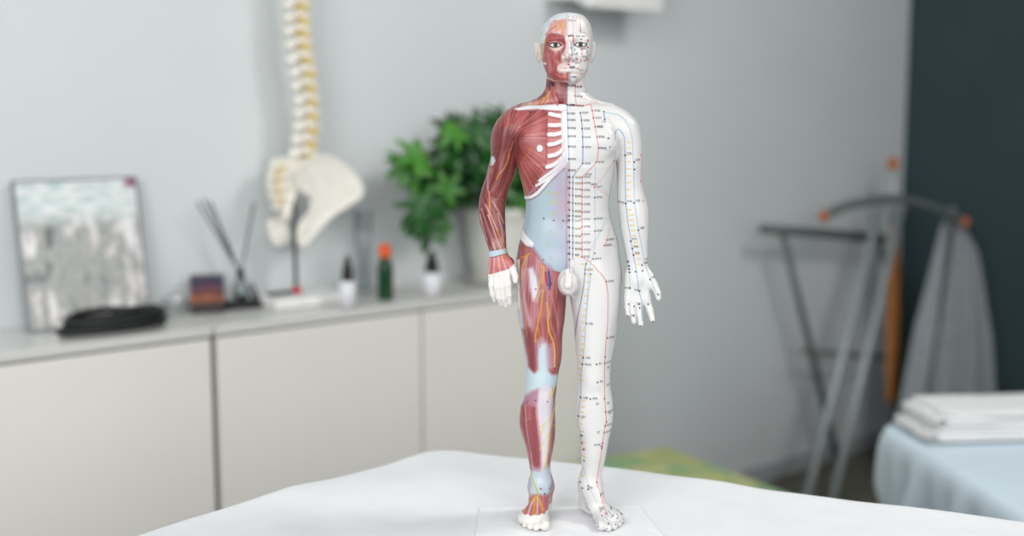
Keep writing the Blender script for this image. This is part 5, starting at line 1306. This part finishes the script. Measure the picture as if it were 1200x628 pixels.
# ---- potted plant
def plant():
    c = on_z(596, 326, Z0 + 0.004); cx = c.x - 0.026; cy = WY - 0.098
    rng = random.Random(5)
    s = thing('plant_saucer', 'pale saucer under the potted plant', 'saucer', (cx, cy, Z0))
    bm = bmesh.new(); add_lathe(bm, [(0, 0), (0.070, 0), (0.086, 0.012), (0.0905, 0.014), (0.0905, 0.016), (0.085, 0.016), (0.070, 0.005), (0, 0.005)], seg=48)
    obj('dish', bm, mat('saucer_glaze', (226, 226, 220), 0.4), s)
    t = thing('potted_plant', 'bushy green plant in a pale round pot on the cabinet', 'potted plant', (cx, cy, Z0 + 0.0052))
    bm = bmesh.new(); add_lathe(bm, [(0, 0), (0.060, 0), (0.066, 0.004), (0.078, 0.06), (0.084, 0.12), (0.086, 0.150), (0.0885, 0.152), (0.0885, 0.166), (0.083, 0.166), (0.080, 0.15), (0.0, 0.148)], seg=56)
    obj('pot', bm, mat('pot_glaze', (220, 220, 212), 0.45, c2=(212, 212, 204), scale=12), t)
    bm = bmesh.new(); add_lathe(bm, [(0, 0.158), (0.04, 0.157), (0.0795, 0.153), (0.0795, 0.150), (0, 0.1495)], seg=40); obj('soil', bm, mat('potting_soil', (62, 48, 38), 0.9, c2=(40, 30, 24), scale=90, bump=0.5), t)
    stems = bmesh.new(); lf = bmesh.new()
    def leaflet(p, d, up, ln, w, mi):
        d = d.normalized(); side = d.cross(up).normalized(); n = side.cross(d).normalized()
        prev = None; K = 6
        for k in range(K + 1):
            s_ = k / K; wd = w * math.sin(math.pi * min(1, 0.06 + 0.94 * s_) ** 0.8) ** 0.9 if k < K else 0.0006
            q = p + d * (ln * s_) - n * (ln * 0.22 * s_ * s_) * -1 * -1
            row = [q - side * wd + n * wd * 0.25, q, q + side * wd + n * wd * 0.25]
            for r in row:
                r.y = min(r.y, WY - cy - 0.008)
            row = [lf.verts.new(r) for r in row]
            if prev:
                for a in (0, 1):
                    f = lf.faces.new((prev[a], prev[a + 1], row[a + 1], row[a])); f.material_index = mi
            prev = row
    def umbrella(p, d, size):
        side0 = d.orthogonal().normalized(); n = rng.randint(5, 7)
        ph = rng.random() * 6.28; mi = rng.choice((0, 0, 0, 1, 1, 2))
        for k in range(n):
            a = ph + 2 * math.pi * k / n
            r = Matrix.Rotation(a, 3, d) @ side0
            leaflet(p + d * 0.001, (r * 0.95 + d * rng.uniform(-0.45, 0.5)), d, size * rng.uniform(0.8, 1.15), size * 0.19, mi)
    # branches: targets read off the crown's outline
    tg = []
    for u, v, w, n in ((498, 197, 22, 12), (492, 248, 16, 12), (533, 172, 22, 14), (520, 222, 22, 12), (562, 168, 20, 9), (578, 196, 22, 11), (600, 222, 26, 12), (588, 142, 8, 5), (482, 194, 8, 4), (612, 262, 14, 6), (548, 206, 22, 12), (640, 190, 30, 12), (670, 225, 24, 8), (498, 264, 8, 5), (640, 150, 22, 6), (524, 152, 8, 4), (610, 170, 25, 9)):
        for k in range(max(2, int(n * 0.62))):
            a = rng.random() * 6.28; r = 0.8 * w * math.sqrt(rng.random())
            y = cy + rng.uniform(-0.14, 0.05)
            tg.append(on_y(u + r * math.cos(a), v + r * math.sin(a), y) - Vector((cx, cy, Z0 + 0.0052)))
    trunks = []
    for k in range(6):
        a = k * 1.05; b = Vector((0.02 * math.cos(a), 0.02 * math.sin(a), 0.15)); e = Vector((-0.03 + 0.085 * math.cos(a), 0.012 + 0.022 * math.sin(a), 0.27 + 0.03 * math.sin(k * 2.1)))
        pth = smooth_path([b, b.lerp(e, 0.5) + Vector((0, 0, 0.02)), e], 6); trunks.append(pth); add_tube(stems, pth, [0.004 - 0.0018 * i / (len(pth) - 1) for i in range(len(pth))], 8)
    for g in tg:
        best = min((p for pt in trunks for p in pt[2:]), key=lambda p: (p - g).length + (0.1 if p.z > g.z + 0.06 else 0))
        mid = best.lerp(g, 0.55) + Vector((0, 0, 0.022))
        add_tube(stems, smooth_path([best, mid, g], 5), 0.0011, 6)
        d = (g - mid).normalized() * 0.55 + Vector((rng.uniform(-.3, .3), -0.55 + rng.uniform(-.5, .4), 0.45 + rng.uniform(-.3, .3)))
        umbrella(g, d.normalized(), rng.uniform(0.042, 0.058))
    obj('stem', stems, mat('plant_stem', (84, 96, 58), 0.6, c2=(92, 80, 56), scale=20), t)
    gm = [mat('leaf_green', (38, 100, 32), 0.35, c2=(24, 70, 26), scale=18), mat('leaf_dark', (20, 62, 26), 0.35, c2=(14, 44, 20), scale=18), mat('leaf_bright', (78, 142, 44), 0.4, c2=(54, 112, 38), scale=18)]
    obj('foliage', lf, gm, t)
plant()

# ---- white wall unit above
def wall_unit():
    yf = WY - 0.155
    a = on_y(690, 8.5, yf); b = on_y(777, 17.5, yf); zb = (a.z + b.z) / 2; w = b.x - a.x
    t = thing('mounted_air_conditioner', 'white wall unit high on the back wall behind the figure', 'air conditioner', ((a.x + b.x) / 2, WY, zb))
    bm = bmesh.new()
    prof = [(0, 0.03), (-0.10, 0.024), (-0.135, 0.008), (-0.148, 0.0), (-0.155, 0.006), (-0.155, 0.21), (-0.14, 0.235), (0, 0.235)]
    A = [bm.verts.new((-w / 2, y, z)) for y, z in prof]; B = [bm.verts.new((w / 2, y, z)) for y, z in prof]
    bm.faces.new(A); bm.faces.new(B[::-1])
    for i in range(len(prof)):
        j = (i + 1) % len(prof); bm.faces.new((A[i], A[j], B[j], B[i]))
    obj('housing', bm, mat('unit_white', (246, 246, 244), 0.4), t, smooth=False, bevel=0.004)
    bm = bmesh.new(); add_box(bm, (0, -0.1565, 0.135), (w - 0.02, 0.006, 0.16)); obj('front_panel', bm, mat('unit_panel', (240, 238, 233), 0.35), t, smooth=False, bevel=0.002)
    bm = bmesh.new(); add_box(bm, (0, -0.1575, 0.035), (w - 0.04, 0.005, 0.028)); obj('air_flap', bm, mat('unit_flap', (246, 246, 244), 0.4), t, smooth=False, bevel=0.001)
wall_unit()
# ------------------------------------------------------------------ right of the room
# low bench under a green patterned cover
def bench():
    zc = 0.31
    far = on_z(779, 519, zc); rt = on_z(884, 570, zc)
    x1 = far.x + 0.005; y1 = far.y; x0 = x1 - 0.34; y0 = y1 - 0.46
    cx, cy = (x0 + x1) / 2, (y0 + y1) / 2
    an = math.radians(-9); R2 = Matrix.Rotation(an, 3, 'Z'); pc = Vector((x1, y1, 0)); cc = pc + R2 @ (Vector((cx, cy, 0)) - pc)
    t = thing('low_bench', 'low bench with a padded green and yellow patterned cover', 'bench', (cc.x, cc.y, 0), an)
    bm = bmesh.new(); add_box(bm, (0, 0, zc - 0.045), (x1 - x0, y1 - y0, 0.09))
    m = bpy.data.materials.new('leafy_fabric'); m.use_nodes = True; nt = m.node_tree; b = nt.nodes['Principled BSDF']
    tc = nt.nodes.new('ShaderNodeTexCoord'); vo = nt.nodes.new('ShaderNodeTexVoronoi'); vo.inputs['Scale'].default_value = 22; no = nt.nodes.new('ShaderNodeTexNoise'); no.inputs['Scale'].default_value = 14; no.inputs['Detail'].default_value = 4
    nt.links.new(tc.outputs['Object'], no.inputs['Vector']); mixv = nt.nodes.new('ShaderNodeMix'); mixv.data_type = 'VECTOR'; mixv.inputs[0].default_value = 0.12
    nt.links.new(tc.outputs['Object'], mixv.inputs[4]); nt.links.new(no.outputs['Color'], mixv.inputs[5]); nt.links.new(mixv.outputs[1], vo.inputs['Vector'])
    sp = nt.nodes.new('ShaderNodeSeparateColor'); nt.links.new(vo.outputs['Color'], sp.inputs[0])
    r = nt.nodes.new('ShaderNodeValToRGB'); nt.links.new(sp.outputs[0], r.inputs[0]); els = r.color_ramp.elements
    els[0].color = lin((134, 176, 136)) + (1,); els[1].color = lin((206, 202, 150)) + (1,)
    for p_, c_ in ((0.3, (158, 184, 130)), (0.5, (184, 188, 124)), (0.75, (192, 194, 138))): e = els.new(p_); e.color = lin(c_) + (1,)
    nt.links.new(r.outputs[0], b.inputs['Base Color']); b.inputs['Roughness'].default_value = 0.8
    o = obj('cushion', bm, m, t, smooth=True, bevel=0.03, segs=5)
    bm = bmesh.new(); add_box(bm, (0, 0, zc - 0.105), (x1 - x0 - 0.06, y1 - y0 - 0.06, 0.03)); obj('frame', bm, mat('bench_wood', (150, 118, 84), 0.5), t, smooth=False, bevel=0.003)
    for sx in (-1, 1):
        for sy in (-1, 1):
            bm = bmesh.new(); add_tube(bm, [(sx * (x1 - x0 - 0.12) / 2, sy * (y1 - y0 - 0.12) / 2, 0), (sx * (x1 - x0 - 0.12) / 2, sy * (y1 - y0 - 0.12) / 2, zc - 0.115)], [0.013, 0.018], 14); obj('leg', bm, mat('bench_leg', (150, 118, 84), 0.5), t)
bench()

# folding clothes stand
def stand():
    m_tube = mat('grey_metal_tube', (176, 184, 186), 0.4, metal=0.15)
    m_dark = mat('dark_metal_tube', (92, 100, 100), 0.45, metal=0.1)
    m_wood = mat('orange_wood', (196, 128, 66), 0.5, c2=(178, 112, 56), scale=14, stretch=(6, 6, 1))
    m_knob = mat('orange_knob', (190, 106, 58), 0.5)
    yf, ym, yb = 1.975, 2.035, 2.08
    t = thing('clothes_stand', 'folding grey tube clothes stand with curved hanger arm and orange wooden knobs', 'clothes stand', (0, 0, 0))
    o0 = on_z(960, 590, 0); t.location = (o0.x, o0.y, 0)
    def Lp(u, v, y): return on_y(u, v, y) - Vector((o0.x, o0.y, 0))
    def leg(u0, v0, y0, u1, v1, y1, r, m, name='leg'):
        a = Lp(u0, v0, y0); b = Lp(u1, v1, y1)
        d = (b - a); k = (0.0 - a.z) / d.z; b = a + d * k
        bm = bmesh.new(); add_tube(bm, [a, b], r, 14); obj(name, bm, m, t)
    leg(1034, 232, ym, 945, 585, 1.90, 0.0115, m_tube)
    leg(1058, 236, ym, 974, 592, 1.90, 0.0115, m_tube)
    leg(917, 272, yb, 990, 575, 2.10, 0.0105, m_dark)
    leg(1030, 276, yb, 1090, 575, 2.10, 0.0105, m_dark)
    def tube(name, pts, r, m, sub=8):
        bm = bmesh.new(); add_tube(bm, smooth_path(pts, sub) if len(pts) > 2 else pts, r, 14); return obj(name, bm, m, t)
    tube('top_bar', [Lp(894, 268, yb), Lp(1034, 279, yb)], 0.0135, m_dark)
    tube('cross_bar', [Lp(940, 411, 2.088), Lp(1066, 421, 2.088)], 0.007, m_dark)
    def ya(u): return ym - 0.02 - (u - 967) / 161 * 0.22
    tube('hanger_arm', [Lp(u, v, ya(u)) for u, v in ((967, 253), (985, 244), (1010, 237), (1045, 233), (1075, 237), (1105, 247), (1128, 259))], 0.0125, m_dark)
    for u, v in ((965, 253.5), (1130, 260)):
        bm = bmesh.new(); add_ball(bm, Lp(u, v, ya(u)), 0.0165, 16, 10); obj('end_knob', bm, m_knob, t)
    tube('pole', [Lp(1046.5, 198, ym), Lp(1046, 262, ym)], 0.012, m_tube)
    bm = bmesh.new(); add_ball(bm, Lp(1046.5, 192, ym), (0.018, 0.018, 0.022), 16, 10); obj('top_knob', bm, m_knob, t)
    bm = bmesh.new(); a = Lp(1048, 262, ym + 0.01); b = Lp(1044.5, 470, ym - 0.03); d = (b - a)
    sec = [a, a + d * 0.25, a + d * 0.5, a + d * 0.75, b]; wd = [0.012, 0.020, 0.024, 0.021, 0.018]; prev = None
    for p, w in zip(sec, wd):
        row = [bm.verts.new(p + Vector(q)) for q in ((-w, 0.008, 0), (-w, -0.008, 0), (w, -0.008, 0), (w, 0.008, 0))]
        if prev:
            for k in range(4): bm.faces.new((prev[k], prev[(k + 1) % 4], row[(k + 1) % 4], row[k]))
        else: bm.faces.new(row)
        prev = row
    bm.faces.new(prev[::-1]); obj('wooden_slat', bm, m_wood, t, bevel=0.003)
stand()

# blue draped table with towels
ZB = 0.50
def draped_table():
    cor = on_z(1021, 490, ZB); x0, y1 = cor.x, cor.y; x1 = x0 + 1.15; y0 = y1 - 0.62
    cx, cy = (x0 + x1) / 2, (y0 + y1) / 2
    ca = math.radians(-34); cR = Matrix.Rotation(ca, 3, 'Z'); cc = Vector((x0, y1, 0)) + cR @ Vector(((x1 - x0) / 2, -(y1 - y0) / 2, 0)); cx, cy = cc.x, cc.y
    t = thing('side_couch', 'low couch under the pale blue cover', 'couch', (cx, cy, 0), ca)
    bm = bmesh.new(); add_box(bm, (0, 0, ZB - 0.065), (x1 - x0 - 0.13, y1 - y0 - 0.13, 0.11)); obj('mattress', bm, mat('couch_pad', (200, 206, 210), 0.7), t, bevel=0.02)
    for sx in (-1, 1):
        for sy in (-1, 1):
            bm = bmesh.new(); add_tube(bm, [(sx * (x1 - x0 - 0.38) / 2, sy * (y1 - y0 - 0.38) / 2, 0), (sx * (x1 - x0 - 0.38) / 2, sy * (y1 - y0 - 0.38) / 2, ZB - 0.118)], 0.02, 14); obj('leg', bm, mat('couch_leg', (120, 124, 126), 0.4, metal=0.6), t)
    # the cover: flat top, rounded rim, skirt with gathered folds that pull in towards the floor
    hx, hy, rc = (x1 - x0) / 2, (y1 - y0) / 2, 0.07
    pts = []
    for sx, sy, a0 in ((1, 1, 0), (-1, 1, 90), (-1, -1, 180), (1, -1, 270)):
        for k in range(13):
            a = math.radians(a0 + 90 * k / 12); pts.append(Vector((sx * (hx - rc) + rc * math.cos(a), sy * (hy - rc) + rc * math.sin(a), 0)))
    NP = 520; pts, per = resample(pts, NP); nr = []
    for i in range(NP):
        tt = pts[(i + 1) % NP] - pts[i - 1]; n = Vector((tt.y, -tt.x, 0)).normalized(); nr.append(n if n.dot(pts[i]) > 0 else -n)
    bm = bmesh.new(); rings = []
    for f in (0.1, 0.3, 0.5, 0.7, 0.85, 0.94): rings.append([bm.verts.new((p.x * f, p.y * f, ZB - 0.004 * f * f + 0.002 * math.sin(9 * p.x * f) * math.cos(7 * p.y * f))) for p in pts])
    for k in range(3): rings.append([bm.verts.new((p.x + n.x * (-0.012 + 0.008 * k), p.y + n.y * (-0.012 + 0.008 * k), ZB - 0.005 - 0.006 * k * k)) for p, n in zip(pts, nr)])
    for k in range(1, 23):
        dz = k / 22 * (ZB - 0.05); dep = k / 22; ring = []
        for i in range(NP):
            s = per * i / NP
            amp = 0.018 * min(1, dep * 4)
            fo = amp * (math.sin(s * 74 + 11.0 * dep + 2.0 * dep * math.sin(s * 3.0)) + 0.7 * math.sin(s * 41 + 1 + 7 * dep)) - 0.09 * dep ** 1.2
            q = pts[i] + nr[i] * (0.006 + fo); ring.append(bm.verts.new((q.x, q.y, ZB - 0.029 - dz * 0.93)))
        rings.append(ring)
    for a, b in zip(rings, rings[1:]):
        for i in range(NP):
            j = (i + 1) % NP; bm.faces.new((a[i], b[i], b[j], a[j]))
    bm.faces.new(rings[0])
    o = obj('blue_sheet', bm, mat('pale_blue_cloth', (206, 222, 232), 0.75, c2=(202, 218, 229), scale=6, sheen=0.1)); o.location = (cx, cy, 0.0006); o.rotation_euler = (0, 0, ca)
    md = o.modifiers.new('t', 'SOLIDIFY'); md.thickness = 0.0015; md.offset = -1
    tag(o, 'pale blue cloth hanging in folds over the low couch', 'cloth')
    # folded towels, stacked
    e = on_z(1098, 520, ZB + 0.004); tr = math.radians(-34); tR = Vector((math.cos(tr), math.sin(tr), 0)); tF = Vector((-math.sin(tr), math.cos(tr), 0))
    z = ZB + 0.004
    lab = ['white folded towel at the bottom of the stack on the blue cloth', 'white folded towel on top of the stack on the blue cloth']
    for k, (dx, ln, hh) in enumerate(((0.0, 0.15, 0.027), (0.008, 0.142, 0.025))):
        bm = bmesh.new(); W2 = 0.155 - 0.006 * k; n = 3
        # a towel folded in three: a rounded coil section swept along its length
        sec = []
        lay = hh / 3
        path = [(W2, lay * 0.5), (-W2 + lay, lay * 0.5), (-W2, lay), (-W2 + lay, lay * 1.5), (W2 - lay, lay * 1.5), (W2, lay * 2.0), (W2 - lay, lay * 2.5), (-W2 * 0.98, lay * 2.5)]
        pth = smooth_path([Vector((a, 0, b)) for a, b in path], 6)
        up = []; dn = []
        for i, p in enumerate(pth):
            tt = (pth[min(i + 1, len(pth) - 1)] - pth[max(i - 1, 0)]).normalized(); nv = Vector((-tt.z, 0, tt.x)); up.append(p + nv * lay * 0.47); dn.append(p - nv * lay * 0.47)
        outl = up + dn[::-1]; rows = []
        for j in range(13):
            yy = -ln / 2 + ln * j / 12; wob = 0.0025 * math.sin(j * 1.3 + k)
            rows.append([bm.verts.new((q.x + wob, yy, max(0.0003, q.z + 0.0012 * math.sin(j * 0.9 + q.x * 30)))) for q in outl])
        for a, b in zip(rows, rows[1:]):
            for i in range(len(outl)):
                j = (i + 1) % len(outl); bm.faces.new((a[i], a[j], b[j], b[i]))
        bm.faces.new(rows[0][::-1]); bm.faces.new(rows[-1])
        o = obj('folded_towel', bm, mat('white_terry', (238, 238, 238), 0.95, c2=(230, 230, 230), scale=200, bump=0.5, bscale=700, sheen=0.3)); q0 = e + tR * (0.157 + dx) + tF * 0.078; o.location = (q0.x, q0.y, z); o.rotation_euler = (0, 0, tr)
        tag(o, lab[k], 'towel', 'folded towels on the blue cloth'); z += hh + 0.0015
draped_table()

# grey cloth hanging over the end of the stand's curved arm
def hanging_cloth():
    yy = 1.83
    top = on_y(1118, 246, yy); lo = on_y(1083, 462, yy)
    bm = bmesh.new(); n = 70; H = 0.86; rows = []
    t = thing('hanging_garment', 'grey cloth hanging from the far end of the curved stand arm', 'garment', (top.x, yy, top.z + 0.008))
    k_ = (top.x - lo.x) / (top.z - lo.z)
    for side in (-1, 1):
        rows = []
        for j in range(26):
            f = j / 25; row = []
            x0 = -0.012 - k_ * H * f * 0.98; x1 = 0.09 + 0.12 * f ** 0.7
            for i in range(n):
                g = i / (n - 1); dep = min(1, f * 2.5)
                fo = (0.016 + 0.014 * f) * dep * math.sin(g * 30 + 0.8 * side + f) + 0.008 * dep * math.sin(g * 13 + 2 * side)
                row.append(bm.verts.new((x0 + (x1 - x0) * g, side * (0.0185 * min(1, math.sqrt(f * 12 + 0.02)) + 0.022 * f) + fo, -0.10 * max(0, g - 0.1) * (1 - f) - f * H)))
            rows.append(row)
        for a, b in zip(rows, rows[1:]):
            for i in range(n - 1): bm.faces.new((a[i], b[i], b[i + 1], a[i + 1]))
    o = obj('fabric', bm, mat('grey_fabric', (150, 156, 160), 0.85, c2=(142, 148, 152), scale=30, sheen=0.1), t)
    md = o.modifiers.new('t', 'SOLIDIFY'); md.thickness = 0.003
hanging_cloth()

# ------------------------------------------------------------------ light
w = bpy.data.worlds.new('fill_light'); scene.world = w; w.use_nodes = True
bg = w.node_tree.nodes['Background']; bg.inputs[0].default_value = (0.92, 0.96, 1.0, 1); bg.inputs[1].default_value = 0.46
def area(name, loc, tgt, size, power, col=(1, 1, 1), sy=None):
    L = bpy.data.lights.new(name, 'AREA'); L.energy = power; L.size = size; L.color = col
    if sy: L.shape = 'RECTANGLE'; L.size_y = sy
    o = bpy.data.objects.new(name, L); COL.objects.link(o); o.location = loc
    o.rotation_euler = (Vector(tgt) - Vector(loc)).to_track_quat('-Z', 'Y').to_euler()
    return o
area('window_light', (-1.1, 0.1, 1.7), (0.7, 1.6, 0.8), 1.2, 36, (1.0, 1.0, 1.0), 1.6)
area('fill_light', (0.0, -1.3, 1.7), (0.6, 1.4, 0.7), 1.4, 29, (0.98, 0.99, 1.0))  # added fill behind the camera, lifts the figure and the blue cloth
area('ceiling_lamp', (1.8, 0.25, 2.1), (1.4, 1.6, 0.6), 0.45, 15, (1.0, 0.98, 0.95))
root = build_figure(); build_eyes(root); build_base(root)
